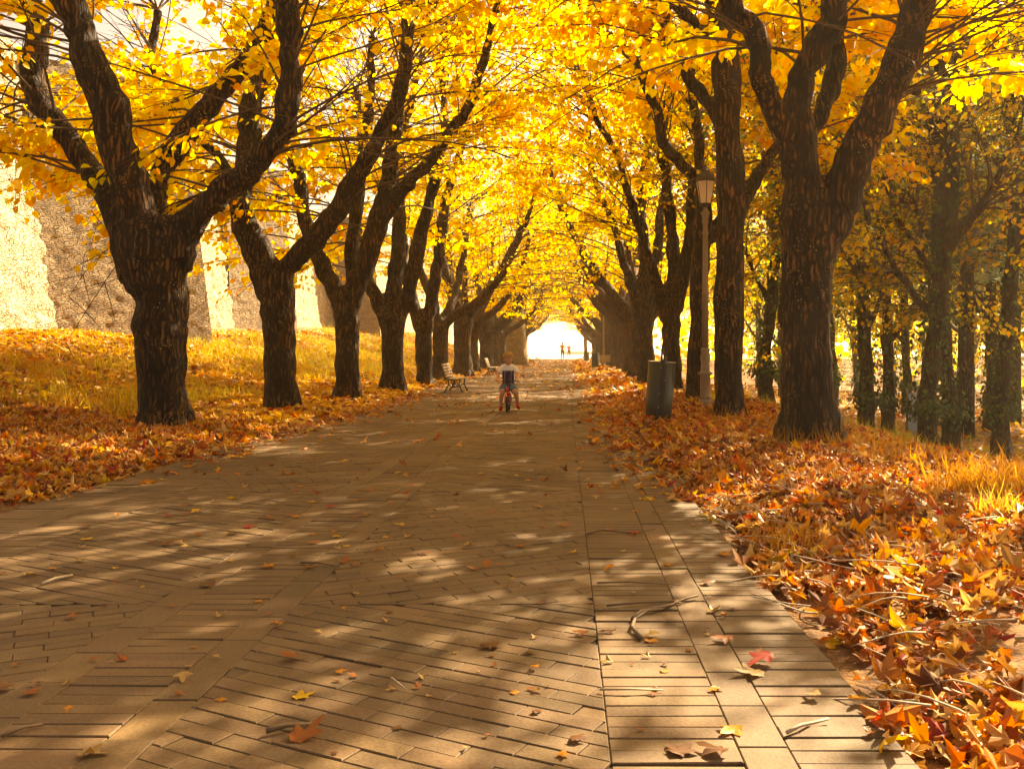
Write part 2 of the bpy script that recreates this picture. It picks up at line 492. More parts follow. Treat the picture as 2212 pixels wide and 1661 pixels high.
def litter(name, label, x0, x1, y0, y1, n, size, tm='lob', yellow=0., wfun=None, jit=.45, lift=.03):
    P = []; tot = 0
    while tot < n:
        x = rng.uniform(x0, x1, n*2); y = rng.uniform(y0, y1, n*2)
        keep = rng.random(n*2) < (wfun(x, y) if wfun is not None else 1)
        p = np.stack([x, y], 1)[keep]; P.append(p); tot += len(p)
    P = np.concatenate(P)[:n]
    onp = (P[:, 0] > PL) & (P[:, 0] < PR)
    z = np.where(onp, .014, G(P[:, 0], P[:, 1]))
    pos = np.stack([P[:, 0], P[:, 1], z+np.where(onp, .012, rng.random(n)*lift+.01)], 1)
    an = rng.random(n)*2*PI
    dirs = np.stack([np.cos(an), np.sin(an), rng.normal(0, jit*.6, n)], 1)
    nrm = np.stack([rng.normal(0, jit, n), rng.normal(0, jit, n), np.ones(n)], 1)
    jj = np.where(onp, .35, 1.0)[:, None]; nrm[:, :2] *= jj
    s = size*rng.lognormal(0, .28, n)
    t, f = (LOB, LOB_F) if tm == 'lob' else (OVL, OVL_F)
    me = scatter(name, t, f, pos, dirs, nrm, s, litter_cols(n, yellow), curl)
    o = link(name, me, M['litter'], smooth=False)
    return tag(o, label, None, None, 'stuff')

def fr(x, y):     # inside the camera's view (a little wider)
    u = VX+x/np.maximum(y, .5)*F
    return ((u > -250) & (u < 2450)).astype(float)
# right verge
def w_right(x, y):
    edge = sst(PR-.02, PR+.22, x+.08*np.sin(y*3.1)+.05*np.sin(y*7.7))
    bare = 1-.80*np.exp(-(((x-1.62-.1*np.sin(y*4))/.42)**2+((y-3.2)/.75)**2))-.5*np.exp(-(((x-3.0)/.5)**2+((y-6.6)/.9)**2))
    return np.clip(edge*bare, 0, 1)*fr(x, y)
litter('leaf_litter', 'thick near litter of rust and tan leaves on the right verge', .8, 5.2, 2.3, 9, 13500, .086, 'lob', 0, w_right, .6, .055)
litter('leaf_litter', 'rust and orange leaf litter around the right row of trees', .8, 7.5, 9, 22, 15000, .105, 'lob', .08, w_right, .6, .06)
litter('leaf_litter', 'far leaf litter along the right row of trunks', .3, 8, 22, 98, 13000, .17, 'ovl', .25, lambda x, y: sst(.2, 1.2, x)*fr(x, y), .5, .06)
litter('leaf_litter', 'brown leaves strewn on the wooded slope at right', 5.5, 22, 12, 60, 7000, .17, 'ovl', .5, lambda x, y: fr(x, y)*.9, .5, .05)
# left verge and bank
def w_left(x, y):
    return (1-sst(PL-.35, PL+.05, x+.1*np.sin(y*2.3)+.06*np.sin(y*6.1)))*fr(x, y)
litter('leaf_litter', 'deep rust leaf litter on the near left verge', -7.5, PL+.1, 4, 13, 15000, .10, 'lob', .10, w_left, .6, .055)
litter('leaf_litter', 'golden and brown leaf litter on the left bank below the wall', -16, PL+.1, 13, 30, 27000, .115, 'ovl', .6, w_left, .5, .05)
litter('leaf_litter', 'far yellow leaf litter on the left bank', -13, PL+.2, 30, 98, 17000, .18, 'ovl', .5, w_left, .4, .05)
# leaves blown on the paving, too many to count farther off
def w_path(x, y):
    e1 = np.exp(-((x-PL)/.42)**2); e2 = np.exp(-((x-PR)/.40)**2)*sst(4.5, 9, y)
    cov = sst(10, 60, y)
    return np.clip(.10+.85*e1*sst(6, 14, y)+.95*e2+cov*.9*(e1+e2)+cov*.22, 0, 1)*fr(x, y)
litter('leaf_litter', 'leaves drifted in from both edges of the brick path', PL, PR, 6.5, 22, 2100, .088, 'lob', .04, lambda x, y: w_path(x, y)-.09, .35, .02)
litter('leaf_litter', 'leaves covering the far part of the path', PL, PR, 22, 97, 2900, .115, 'ovl', .15, w_path, .3, .02)

# ------------------------------------------------------------------ trees
def spline(pts, per=5):
    """Catmull-Rom through (x,y,z,r) points"""
    P = [np.array(p, float) for p in pts]
    P = [2*P[0]-P[1]]+P+[2*P[-1]-P[-2]]
    out = []
    for i in range(1, len(P)-2):
        for k in range(per):
            t = k/per; a, b, c, d = P[i-1], P[i], P[i+1], P[i+2]
            out.append(.5*((2*b)+(-a+c)*t+(2*a-5*b+4*c-d)*t*t+(-a+3*b-3*c+d)*t**3))
    out.append(P[-2]); return np.array(out)

YEL = np.array([(.94, .71, .025), (.95, .78, .05), (.93, .60, .02), (.95, .85, .18), (.88, .45, .015)])
def tree_meshes(seed, trunk, limbs, voxel=.045, shoots=90, leaf=.096, clear=None, lean=(0, 0), leafmul=1.0, dens=1.0, pal=YEL, palp=(.32, .28, .2, .1, .1), low=True, bark='bark', gapt=-.09, extra=0):
    """trunk, limbs: lists of (x,y,z,r) in the tree's own frame. Returns trunk mesh, branch mesh, crown mesh"""
    rg = np.random.default_rng(seed); rr = random.Random(seed)
    mb = MB()
    tr = spline(trunk, 5)
    tr[:, :2] += rg.normal(0, .012, (len(tr), 2)); tr[:, 3] *= rg.normal(1, .03, len(tr))
    mb.tube([p[:3] for p in tr], [p[3] for p in tr], 14)
    L = []
    for l in limbs:
        s = spline(l, 5)
        s[2:, :3] += rg.normal(0, .018, (len(s)-2, 3)); s[1:, 3] *= rg.normal(1, .05, len(s)-1)
        L.append(s)
        mb.tube([p[:3] for p in s], [max(p[3], .03) for p in s], 10)
        # pollard knobs
        for kk in range(rr.randint(1, 3)):
            q = s[rr.randint(len(s)//3, len(s)-1)]
            d = Vector(rg.normal(0, 1, 3)).normalized()*q[3]*.75
            c = Vector(q[:3])+d
            mb.lathe([(q[3]*.2, -q[3]*.55), (q[3]*.55, -q[3]*.25), (q[3]*.62, .1*q[3]), (q[3]*.3, q[3]*.5)], 8, c)
    # root flare
    r0 = trunk[0][3]
    for k in range(5):
        a = k*2*PI/5+rr.random(); 
        mb.tube([(math.cos(a)*r0*.55, math.sin(a)*r0*.55, .55), (math.cos(a)*r0*.85, math.sin(a)*r0*.85, .15), (math.cos(a)*r0*.92, math.sin(a)*r0*.92, -.15)], [r0*.22, r0*.29, r0*.33], 8)
    tmp = mb.build('tmp', None)
    md = tmp.modifiers.new('r', 'REMESH'); md.mode = 'VOXEL'; md.voxel_size = voxel
    sm = tmp.modifiers.new('s', 'SMOOTH'); sm.iterations = 3; sm.factor = .6
    bake(tmp); tme = tmp.data; bpy.data.objects.remove(tmp)
    n = len(tme.vertices); co = np.empty(n*3, np.float32); no = np.empty(n*3, np.float32)
    tme.vertices.foreach_get('co', co); tme.vertices.foreach_get('normal', no)
    co = co.reshape(-1, 3); no = no.reshape(-1, 3)
    d = np.empty(n, np.float32)
    ox = seed*3.7
    for i in range(n):
        x, y, z = co[i]
        d[i] = .020*noise.noise((x*13+ox, y*13, z*2.2))+.035*noise.noise((x*3.2, y*3.2+ox, z*1.6))
    co += no*d[:, None]
    tme.vertices.foreach_set('co', co.ravel()); tme.update(); tme.name = 'trunk'
    # shoots
    bb = MB(); LP = []; LD = []
    def leaves_on(pts, cnt, spread):
        pts = np.array(pts); m = len(pts)-1
        t = rg.random(cnt)*m; i = t.astype(int); f = (t-i)[:, None]
        p = pts[i]*(1-f)+pts[i+1]*f; tg = pts[i+1]-pts[i]; tg /= np.linalg.norm(tg, axis=1, keepdims=True)+1e-9
        off = rg.normal(0, spread, (cnt, 3)); off[:, 2] *= .55; off[:, 2] -= .03
        LP.append(p+off); 
        dd = tg*.6+off/(spread+1e-6)*.45; dd[:, 2] -= .45
        LD.append(dd)
    def shoot(p0, d0, ln, r0_, droop):
        k = 7; p = np.array(p0, float); d_ = np.array(d0, float); d_ /= np.linalg.norm(d_)
        pts = [p.copy()]
        for s in range(k):
            d_ = d_+rg.normal(0, .07, 3); d_[2] -= droop; d_ /= np.linalg.norm(d_)
            p = p+d_*ln/k; pts.append(p.copy())
        bb.tube(pts, list(np.linspace(r0_, .004, k+1)), 4, False)
        leaves_on(pts[2:], int(29*ln/3*dens*leafmul), .11)
        for s in range(2, k+1):
            for q in range(2 if s < k else 1):
                tg = pts[s]-pts[s-1]; tg /= np.linalg.norm(tg)
                side = np.cross(tg, (0, 0, 1.)); side /= np.linalg.norm(side)+1e-6
                sd = side*(1 if (s+q) % 2 else -1)*rg.uniform(.5, 1.1)+tg*.8+rg.normal(0, .18, 3)
                tl = rg.uniform(.45, 1.05)*(1.1-.05*s); sd /= np.linalg.norm(sd)
                tp = [pts[s], pts[s]+sd*tl*.5+np.array((0, 0, -.02)), pts[s]+sd*tl+np.array((0, 0, -.10*tl))]
                bb.tube(tp, [.007, .005, .003], 3, False)
                leaves_on(tp, int(17.5*tl/.75*dens*leafmul), .085)
    wts = []
    for s in L:
        for i in range(int(len(s)*.35), len(s)): wts.append((s, i))
    for q in range(shoots):
        s, i = wts[rr.randrange(len(wts))] if rr.random() < .7 else ((lambda s_: (s_, len(s_)-1))(L[rr.randrange(len(L))]))
        p = s[i, :3]; tg = s[i, :3]-s[max(i-1, 0), :3]; tg = tg/(np.linalg.norm(tg)+1e-9)
        out = np.array((p[0], p[1], 0.)); ol = np.linalg.norm(out); out = out/ol if ol > .2 else np.array((0, 0, 0.))
        a = rg.random()*2*PI; hd = np.array((math.cos(a), math.sin(a), 0))
        h = p[2]
        up = .15+.9*sst(3, 7.5, h)*rg.random() if low else .5+.6*rg.random()
        if low == 2: up = rg.uniform(-.5, .8)
        d0 = out*.55+hd*.9+tg*.45+np.array((lean[0], lean[1], up))
        shoot(p+tg*0, d0, rg.uniform(1.9, 4.3), rg.uniform(.012, .024), rg.uniform(.01, .09))
    for q in range(extra):
        s = L[rr.randrange(len(L))]; i = rr.randint(len(s)//4, int(len(s)*.6)); p = s[i, :3]
        shoot(p, (-1, rg.uniform(-.1, 1.2), rg.uniform(-.05, .45)), rg.uniform(2.6, 4.6), .018, rg.uniform(.03, .09))
    LP = np.concatenate(LP); LD = np.concatenate(LD)
    if clear is not None:
        k = clear(LP); LP = LP[k]; LD = LD[k]
    gap = np.array([noise.noise((float(a)*.5+seed, float(b)*.5, float(e)*.8)) for a, b, e in LP[::4]])
    gap = np.repeat(gap, 4)[:len(LP)] if len(gap)*4 >= len(LP) else gap
    k = gap > gapt; LP = LP[k]; LD = LD[k]
    n = len(LP)
    nr = np.stack([rg.normal(0, .65, n), rg.normal(0, .65, n), np.ones(n)], 1)
    c = pal[rg.choice(len(pal), n, p=np.array(palp)/sum(palp))]*rg.normal(1, .1, (n, 1))
    # whole sprays differ in tone
    tone = np.array([noise.noise((float(a)*.7+seed, float(b)*.7, float(e)*.9)) for a, b, e in LP[::8]])
    tone = np.repeat(tone, 8)[:n]
    c = c*np.stack([1+.12*tone, 1+.45*tone, 1+.3*tone], 1)
    cme = scatter('crown', LEAF, LEAF_F, LP, LD, nr, leaf*rg.lognormal(0, .22, n), np.clip(c, .01, .92))
    bme = bb.mesh('branches')
    return tme, bme, cme

def plant(name, loc, meshes, label, cat='tree', group=None, rz=0, bark='bark'):
    r = empty(name, loc, rz, label, cat, group)
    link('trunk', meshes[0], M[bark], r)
    link('branches', meshes[1], M['twig'], r)
    link('crown', meshes[2], M['leaf'], r, smooth=False)
    return r

ORD = ['first', 'second', 'third', 'fourth', 'fifth', 'sixth', 'seventh', 'eighth', 'ninth', 'tenth', 'eleventh', 'twelfth']
GL, GR = 'trees lining the left side of the path', 'trees lining the right side of the path'

def clear_world(bx, by, hero):
    """pruned height over the path and the verges; returns a keep mask in the tree's frame"""
    def f(P):
        x = P[:, 0]+bx; y = P[:, 1]+by; z = P[:, 2]
        c = (x-(PL+PR)/2)/3.2
        roof = 4.5-1.6*np.clip(np.abs(c), 0, 1.15)**2+.5*np.sin(x*1.7+y*.9)
        over = (np.abs(c) < 1.25)
        k = ~(over & (z < roof))
        k &= ~((z < 2.2+.35*np.sin(x*2+y)) )
        k &= ~((x < -8.6) & (z > 6.6)) & ~((x < -10.5) & (z > 5.5))
        if hero:
            # nothing hangs into the view in front of the nearest trunks
            py = HY-(z-CH)/np.maximum(y, 1)*F
            k &= ~((y < by-.5) & (py > -40) & (y < 18))
            k &= y > 5.5
        return k
    return f

def hero(spec, Z, base, trunkpx, limbpx, seed, name, label, group, side, **kw):
    """trunk and limbs measured as (px, py, half width px, depth offset)"""
    bx = (base[0]-VX)/F*Z; s = Z/F
    bz = g(bx, Z)-.03
    def conv(pts):
        out = []
        for (px, py, w, dz) in pts:
            p = at(px, py, Z+dz); out.append((p.x-bx, dz, p.z-bz, w*s*.92))
        return out
    T = conv(trunkpx); T[0] = (T[0][0], T[0][1], -.15, T[0][3])
    Ls = []
    for l in limbpx:
        c = conv(l)
        # carry the limb on above the frame
        a, b = np.array(c[-2]), np.array(c[-1]); d = (b-a)[:3]; d /= np.linalg.norm(d)
        h = b[2]; r_ = b[3]; p = b[:3]
        while h < 7.6:
            d = d*.75+np.array((rnd.uniform(-.25, .25), rnd.uniform(-.3, .3), .45)); d /= np.linalg.norm(d)
            p = p+d*1.2; r_ *= .8; h = p[2]; c.append((p[0], p[1], p[2], max(r_, .045)))
        Ls.append(c)
    me = tree_meshes(seed, T, Ls, clear=clear_world(bx, Z, True), **kw)
    return plant(name, (bx, Z, bz), me, label, 'tree', group)

# left row, near ones
hero(None, 11.7, (353, 940), [(353, 950, 62, 0), (351, 850, 54, 0), (348, 740, 57, 0), (348, 650, 60, 0), (335, 590, 72, 0), (325, 530, 78, 0), (310, 470, 60, 0)],
     [[(310, 600, 55, 0), (275, 490, 50, 0), (215, 395, 32, .15), (150, 300, 29, .3), (90, 225, 29, .4), (72, 150, 28, .5), (84, 70, 26, .5), (62, 0, 28, .6)],
      [(320, 570, 55, 0), (298, 460, 46, -.1), (258, 330, 42, -.25), (228, 210, 40, -.3), (185, 100, 36, -.4), (150, 0, 36, -.4)],
      [(340, 540, 40, .3), (328, 420, 30, .6), (385, 310, 29, .9), (470, 205, 27, 1.1), (545, 110, 27, 1.3), (600, 10, 27, 1.5)],
      [(375, 580, 45, 0), (398, 490, 40, 0), (462, 430, 30, 0), (545, 362, 29, -.1), (608, 270, 27, -.2), (628, 150, 25, -.2), (622, 10, 28, -.2)]],
     1, 'avenue_tree', 'nearest tree of the left row, thick dark trunk with four heavy limbs', GL, -1, dens=0.8, extra=34, gapt=-0.05, voxel=.035, shoots=130)
hero(None, 16.0, (606, 890), [(606, 898, 44, 0), (606, 840, 37, 0), (603, 740, 36, 0), (598, 660, 38, 0), (594, 600, 42, 0)],
     [[(588, 640, 34, 0), (565, 560, 34, 0), (524, 470, 30, 0), (528, 380, 27, .2), (538, 290, 27, .3), (548, 200, 25, .4), (588, 120, 19, .6), (600, 20, 16, .7)],
      [(604, 640, 30, 0), (628, 570, 25, 0), (690, 505, 25, -.2), (755, 405, 22, -.3), (815, 310, 19, -.4), (862, 210, 17, -.5), (878, 100, 14, -.5), (886, 0, 13, -.5)],
      [(540, 480, 18, .2), (500, 380, 14, .8), (440, 300, 13, 1.2), (400, 220, 12, 1.5), (330, 150, 12, 1.8), (345, 20, 12, 2)]],
     2, 'avenue_tree', 'second tree of the left row, forked into a bent limb and a long leaning limb', GL, -1, dens=0.65, extra=26, gapt=-0.05, voxel=.04, shoots=125)
hero(None, 19.6, (752, 866), [(752, 873, 35, 0), (752, 820, 30, 0), (750, 740, 28, 0), (748, 670, 31, 0), (748, 630, 32, 0)],
     [[(742, 660, 25, 0), (715, 610, 21, 0), (680, 540, 18, .2), (655, 460, 17, .3), (645, 380, 16, .4), (615, 300, 15, .5), (640, 200, 14, .6), (650, 100, 12, .7)],
      [(755, 650, 28, 0), (790, 570, 24, 0), (818, 480, 26, 0), (835, 420, 24, 0), (842, 360, 20, 0)],
      [(825, 470, 22, 0), (870, 410, 17, -.2), (930, 345, 15, -.4), (985, 270, 14, -.5), (1012, 232, 12, -.6)],
      [(765, 640, 20, .3), (760, 540, 17, .5), (770, 440, 16, .6), (785, 330, 14, .8), (800, 200, 12, 1)]],
     3, 'avenue_tree', 'third tree of the left row, with a bare limb reaching over the path', GL, -1, dens=0.62, extra=18, gapt=-0.05, voxel=.04, shoots=115)
hero(None, 23.2, (848, 852), [(848, 856, 31, 0), (848, 800, 26, 0), (848, 730, 26, 0), (848, 690, 30, 0)],
     [[(842, 710, 22, 0), (815, 650, 17, 0), (790, 590, 15, .2), (770, 500, 14, .3), (765, 400, 12, .5), (780, 300, 11, .6)],
      [(846, 700, 22, 0), (850, 620, 19, .3), (862, 520, 17, .4), (860, 420, 15, .5), (865, 320, 12, .6)],
      [(856, 700, 22, 0), (885, 620, 18, 0), (905, 520, 17, -.2), (930, 430, 15, -.3), (950, 340, 12, -.4)]],
     4, 'avenue_tree', 'fourth tree of the left row, three upright limbs on a leaf banked trunk', GL, -1, dens=0.62, gapt=-0.05, voxel=.05, shoots=110, bark='bark')
hero(None, 27.4, (917, 834), [(917, 838, 24, 0), (916, 790, 20, 0), (915, 720, 21, 0), (915, 690, 24, 0)],
     [[(910, 710, 18, 0), (892, 650, 14, 0), (875, 580, 13, .2), (868, 480, 12, .3), (870, 380, 11, .3)],
      [(920, 710, 19, 0), (935, 640, 16, 0), (950, 540, 14, 0), (960, 440, 12, 0), (985, 360, 10, 0)]],
     5, 'avenue_tree', 'fifth tree of the left row, narrow forked trunk left of the nearest bench', GL, -1, dens=0.62, gapt=-0.05, voxel=.055, shoots=105)
# right row, near ones
hero(None, 9.8, (1750, 970), [(1750, 985, 76, 0), (1746, 900, 66, 0), (1742, 800, 60, 0), (1742, 650, 59, 0), (1745, 520, 60, 0), (1745, 460, 60, 0)],
     [[(1760, 560, 52, 0), (1800, 450, 48, 0), (1838, 365, 44, -.1), (1880, 265, 44, -.2), (1932, 160, 42, -.3), (1962, 80, 38, -.35), (1985, 0, 37, -.4)],
      [(1735, 480, 50, 0), (1732, 360, 40, 0), (1722, 230, 38, 0), (1750, 130, 34, 0), (1785, 60, 34, 0), (1805, 0, 34, 0)],
      [(1740, 380, 34, .2), (1765, 260, 22, .4), (1800, 165, 24, .5), (1806, 130, 24, .5), (1790, 60, 22, .6), (1800, 0, 20, .7)],
      [(1722, 380, 36, 0), (1690, 270, 26, -.1), (1645, 190, 24, -.2), (1640, 110, 26, -.2), (1612, 50, 26, -.3), (1585, 0, 26, -.3)]],
     11, 'avenue_tree', 'nearest tree of the right row, massive ridged trunk with a thick limb leaning right', GR, 1, dens=1.05, gapt=-0.17, voxel=.035, shoots=135)
hero(None, 14.1, (1576, 908), [(1576, 915, 39, 0), (1576, 850, 35, 0), (1574, 700, 34, 0), (1576, 550, 33, 0), (1578, 400, 33, 0), (1572, 250, 33, 0), (1568, 120, 33, 0)],
     [[(1570, 150, 32, 0), (1560, 60, 30, 0), (1545, -20, 28, 0)],
      [(1565, 270, 20, 0), (1530, 225, 15, .2), (1475, 150, 13, .4), (1438, 100, 12, .5), (1432, 10, 11, .6)],
      [(1565, 100, 20, 0), (1520, 65, 14, 0), (1480, 30, 13, 0), (1440, -10, 12, 0)],
      [(1580, 480, 22, .2), (1622, 410, 17, .4), (1670, 330, 15, .6), (1720, 250, 14, .8), (1760, 150, 13, 1)]],
     12, 'avenue_tree', 'second tree of the right row, tall straight trunk just right of the lamp post', GR, 1, dens=.95, gapt=-0.11, voxel=.04, shoots=120)
hero(None, 18.3, (1500, 873), [(1500, 880, 22, 0), (1500, 800, 19, 0), (1504, 700, 19, 0), (1512, 580, 21, 0), (1520, 480, 22, 0)],
     [[(1520, 500, 22, 0), (1512, 400, 16, 0), (1470, 355, 14, 0), (1435, 310, 13, 0), (1412, 220, 13, .1), (1365, 125, 12, .2), (1300, 65, 9, .2)],
      [(1522, 480, 20, 0), (1515, 380, 14, .3), (1500, 250, 12, .5), (1490, 120, 11, .6), (1480, 20, 10, .7)],
      [(1530, 520, 18, .2), (1575, 440, 14, .5), (1630, 385, 13, .8), (1680, 310, 12, 1.0)]],
     13, 'avenue_tree', 'third tree of the right row, slim dark trunk just left of the lamp post', GR, 1, dens=0.7, gapt=-0.05, voxel=.045, shoots=115)
hero(None, 22.6, (1452, 852), [(1452, 858, 26, 0), (1450, 790, 22, 0), (1450, 700, 22, 0), (1448, 650, 25, 0)],
     [[(1440, 690, 18, 0), (1420, 610, 15, 0), (1395, 540, 13, 0), (1368, 450, 11, .1), (1330, 330, 9, .1), (1290, 260, 8, .1)],
      [(1450, 670, 20, 0), (1455, 560, 16, .3), (1445, 440, 14, .4), (1430, 320, 12, .5)],
      [(1458, 670, 20, 0), (1480, 590, 15, 0), (1490, 480, 13, 0), (1500, 350, 11, 0)]],
     14, 'avenue_tree', 'fourth tree of the right row, mossy forked trunk behind the green bin', GR, 1, dens=0.62, gapt=-0.05, voxel=.05, shoots=110)
hero(None, 28.0, (1397, 830), [(1397, 834, 24, 0), (1395, 780, 20, 0), (1393, 700, 20, 0), (1390, 660, 24, 0)],
     [[(1384, 690, 17, 0), (1362, 610, 13, 0), (1345, 560, 11, 0), (1320, 470, 9, 0), (1285, 400, 8, 0)],
      [(1392, 680, 18, 0), (1392, 570, 14, .2), (1385, 450, 12, .3)],
      [(1400, 690, 18, 0), (1418, 600, 13, 0), (1425, 480, 11, 0)]],
     15, 'avenue_tree', 'fifth tree of the right row, mossy stem left of the green bin', GR, 1, dens=0.62, gapt=-0.05, voxel=.055, shoots=105)

# shared variants for the rest of the avenue; the local +x side is the path side
def generic(seed, fork_h, limbs, lean):
    rr = random.Random(seed)
    r0 = rr.uniform(.30, .37)
    T = [(0, 0, -.15, r0*1.2), (.02, 0, .6, r0), (.0, .03, fork_h*.7, r0*.93), (rr.uniform(-.06, .06), 0, fork_h, r0*1.12)]
    Ls = []
    for k in range(limbs):
        a = k*2*PI/limbs+rr.uniform(-.4, .4)
        d = Vector((math.cos(a)+lean, math.sin(a)*.8, 0))
        p = Vector((0, 0, fork_h-.25)); rad = r0*.68; pts = [(p.x, p.y, p.z, rad)]
        p = p+Vector((d.x*.25, d.y*.25, .4)); pts.append((p.x, p.y, p.z, r0*.62))
        n = rr.randint(4, 5)
        for s in range(n):
            up = .75+.25*s; out = .75*(1-s/n*.7)
            p = p+Vector((d.x*out+rr.uniform(-.2, .2), d.y*out+rr.uniform(-.2, .2), up))
            rad = r0*(.55-.085*s); pts.append((p.x, p.y, p.z, max(rad, .06)))
        Ls.append(pts)
    return T, Ls
VAR = []
for k, (sd, fh, nl, ln) in enumerate([(21, 2.1, 3, .3), (22, 1.8, 4, .15), (23, 2.4, 3, .2), (24, 2.0, 3, .3), (25, 2.2, 4, .25)]):
    T, Ls = generic(sd, fh, nl, ln)
    def clr(P):
        return ~((P[:, 0] < -3.9) & (P[:, 2] > 5.8)) & (P[:, 2] > 2.5+.4*np.sin(P[:, 0]*2+P[:, 1]) + 1.3*sst(.2, 3.0, P[:, 0]))
    VAR.append(tree_meshes(sd, T, Ls, voxel=.06, shoots=105, clear=clr, dens=.58, gapt=-.01))

def row(side, start, n, x0, x1, grp, z_end):
    first = {}
    word = 'left' if side < 0 else 'right'
    for k in range(n):
        Z = start+k*(z_end-start)/(n-1)+rnd.uniform(-.4, .4)
        x = x0+(x1-x0)*k/(n-1)+rnd.uniform(-.15, .15)
        i = (k*2+(0 if side < 0 else 1)) % 5
        idx = k+5
        if idx < 9: lab = '%s tree of the %s row counted from the camera, forked dark trunk' % (ORD[idx], word)
        else: lab = 'one of the closely packed hazy trees at the far end of the %s row' % word
        rz = rnd.uniform(-.6, .6)+(0 if side < 0 else PI)
        sc = rnd.uniform(.92, 1.12)
        loc = (x, Z, g(x, Z)-.05)
        key = i
        if key not in first:
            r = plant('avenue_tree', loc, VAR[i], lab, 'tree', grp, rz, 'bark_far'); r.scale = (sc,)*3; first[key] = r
        else:
            copy_tree(first[key], loc, rz, sc, lab, grp)
row(-1, 32.0, 12, -4.25, -4.1, GL, 92)
row(1, 33.0, 11, 2.75, 2.9, GR, 93)

# ------------------------------------------------------------------ woodland on the right slope
WPAL = np.array([(.90, .72, .06), (.70, .56, .06), (.26, .32, .06), (.12, .19, .04), (.80, .50, .04)])
IVY = np.array([(.035, .075, .018), (.05, .10, .025), (.09, .13, .03), (.03, .055, .02)])
def ivy_mesh(seed, spine, n, spread):
    rg = np.random.default_rng(seed)
    s = np.array(spine); m = len(s)-1
    t = rg.random(n)**1.1*m; i = np.minimum(t.astype(int), m-1); f = (t-i)[:, None]
    p = s[i]*(1-f)+s[i+1]*f
    a = rg.random(n)*2*PI
    clump = np.array([noise.noise((float(q[2])*1.3+seed, float(b)*1.2, 0)) for q, b in zip(p, a)])
    rad = p[:, 3]+np.abs(rg.normal(0, 1, n))*spread*(.35+1.2*np.clip(clump+.35, 0, 1.2))
    P = np.stack([p[:, 0]+np.cos(a)*rad, p[:, 1]+np.sin(a)*rad, p[:, 2]+rg.normal(0, .08, n)], 1)
    d = np.stack([np.cos(a)*.4+rg.normal(0, .3, n), np.sin(a)*.4+rg.normal(0, .3, n), -np.ones(n)], 1)
    nr = np.stack([np.cos(a), np.sin(a), rg.normal(.4, .3, n)], 1)
    c = IVY[rg.choice(4, n)]*rg.normal(1, .2, (n, 1))
    return scatter('ivy', LEAF, LEAF_F, P, d, nr, .07*rg.lognormal(0, .25, n), np.clip(c, .01, .5))
WV = []
for k, sd in enumerate((31, 32, 33)):
    rr = random.Random(sd)
    T = [(0, 0, -.2, .24), (.03, 0, 1.2, .17), (rr.uniform(-.2, .2), .1, 3.2, .15), (rr.uniform(-.5, .5), .1, 5.5, .15), (rr.uniform(-.6, .6), 0, 7.5, .12)]
    Ls = []
    for q in range(5):
        h = 2.6+q*1.1; a = q*2.4+rr.random()
        x0 = T[2][0]*.8; Ls.append([(x0, .05, h, .09), (x0+math.cos(a)*.7, math.sin(a)*.7, h+.7, .075), (x0+math.cos(a)*1.4, math.sin(a)*1.4, h+1.7, .06), (x0+math.cos(a)*1.9, math.sin(a)*1.9, h+3.0, .05)])
    ms = tree_meshes(sd, T, Ls, voxel=.06, shoots=120, leaf=.082, clear=lambda P: P[:, 2] > 1.6, dens=.85, pal=WPAL, palp=(.30, .16, .24, .18, .12), low=2, gapt=-.02)
    WV.append((ms, ivy_mesh(sd, [(p[0], p[1], max(p[2], .9), p[3]) for p in T], 950, .20)))
ivyhost = {}
WT = [(2008, 17.6, 0, 'ivy clad dark tree on the right slope, left one of the near pair'),
      (2052, 18.8, 1, 'slimmer ivy clad tree of the near pair on the right slope'),
      (1870, 21, 2, 'ivy tree seen close to the right edge of the massive near trunk'),
      (1918, 24, 1, 'short bare footed slope tree standing between the massive trunk and the ivy pair'),
      (2165, 19.5, 0, 'dark slope tree near the right edge of the photograph'),
      (2140, 27, 2, 'pale slope tree directly left of the dark tree by the right edge'),
      (1655, 24, 1, 'slope tree seen between the two nearest right row trunks'),
      (2300, 22, 1, None), (2420, 26, 2, None), (1735, 33, 0, None), (1800, 38, 1, None), (1960, 36, 2, None), (2080, 40, 0, None), (2230, 38, 1, None), (1690, 44, 2, None), (1850, 52, 0, None), (2000, 55, 1, None), (2150, 52, 2, None), (1760, 60, 1, None), (1640, 56, 0, None), (2330, 46, 0, None), (2460, 40, 1, None), (1580, 62, 2, None), (1930, 68, 1, None), (2100, 70, 0, None)]
for (px, Z, v, lab) in WT:
    x = (px-VX)/F*Z
    if x < 4.5: x = 5.2
    loc = (x, Z, g(x, Z)-.1)
    lab = lab or 'hazy brown and gold tree in the woodland below the right verge'
    rz = rnd.random()*6.28; sc = rnd.uniform(.95, 1.3) if Z > 30 else rnd.uniform(.95, 1.05)
    if v not in ivyhost:
        r = plant('woodland_tree', loc, WV[v][0], lab, 'tree', 'trees on the slope right of the avenue', rz, 'bark_wood')
        link('ivy', WV[v][1], M['ivy'], r, smooth=False); r.scale = (sc,)*3; ivyhost[v] = r
    else:
        copy_tree(ivyhost[v], loc, rz, sc, lab)
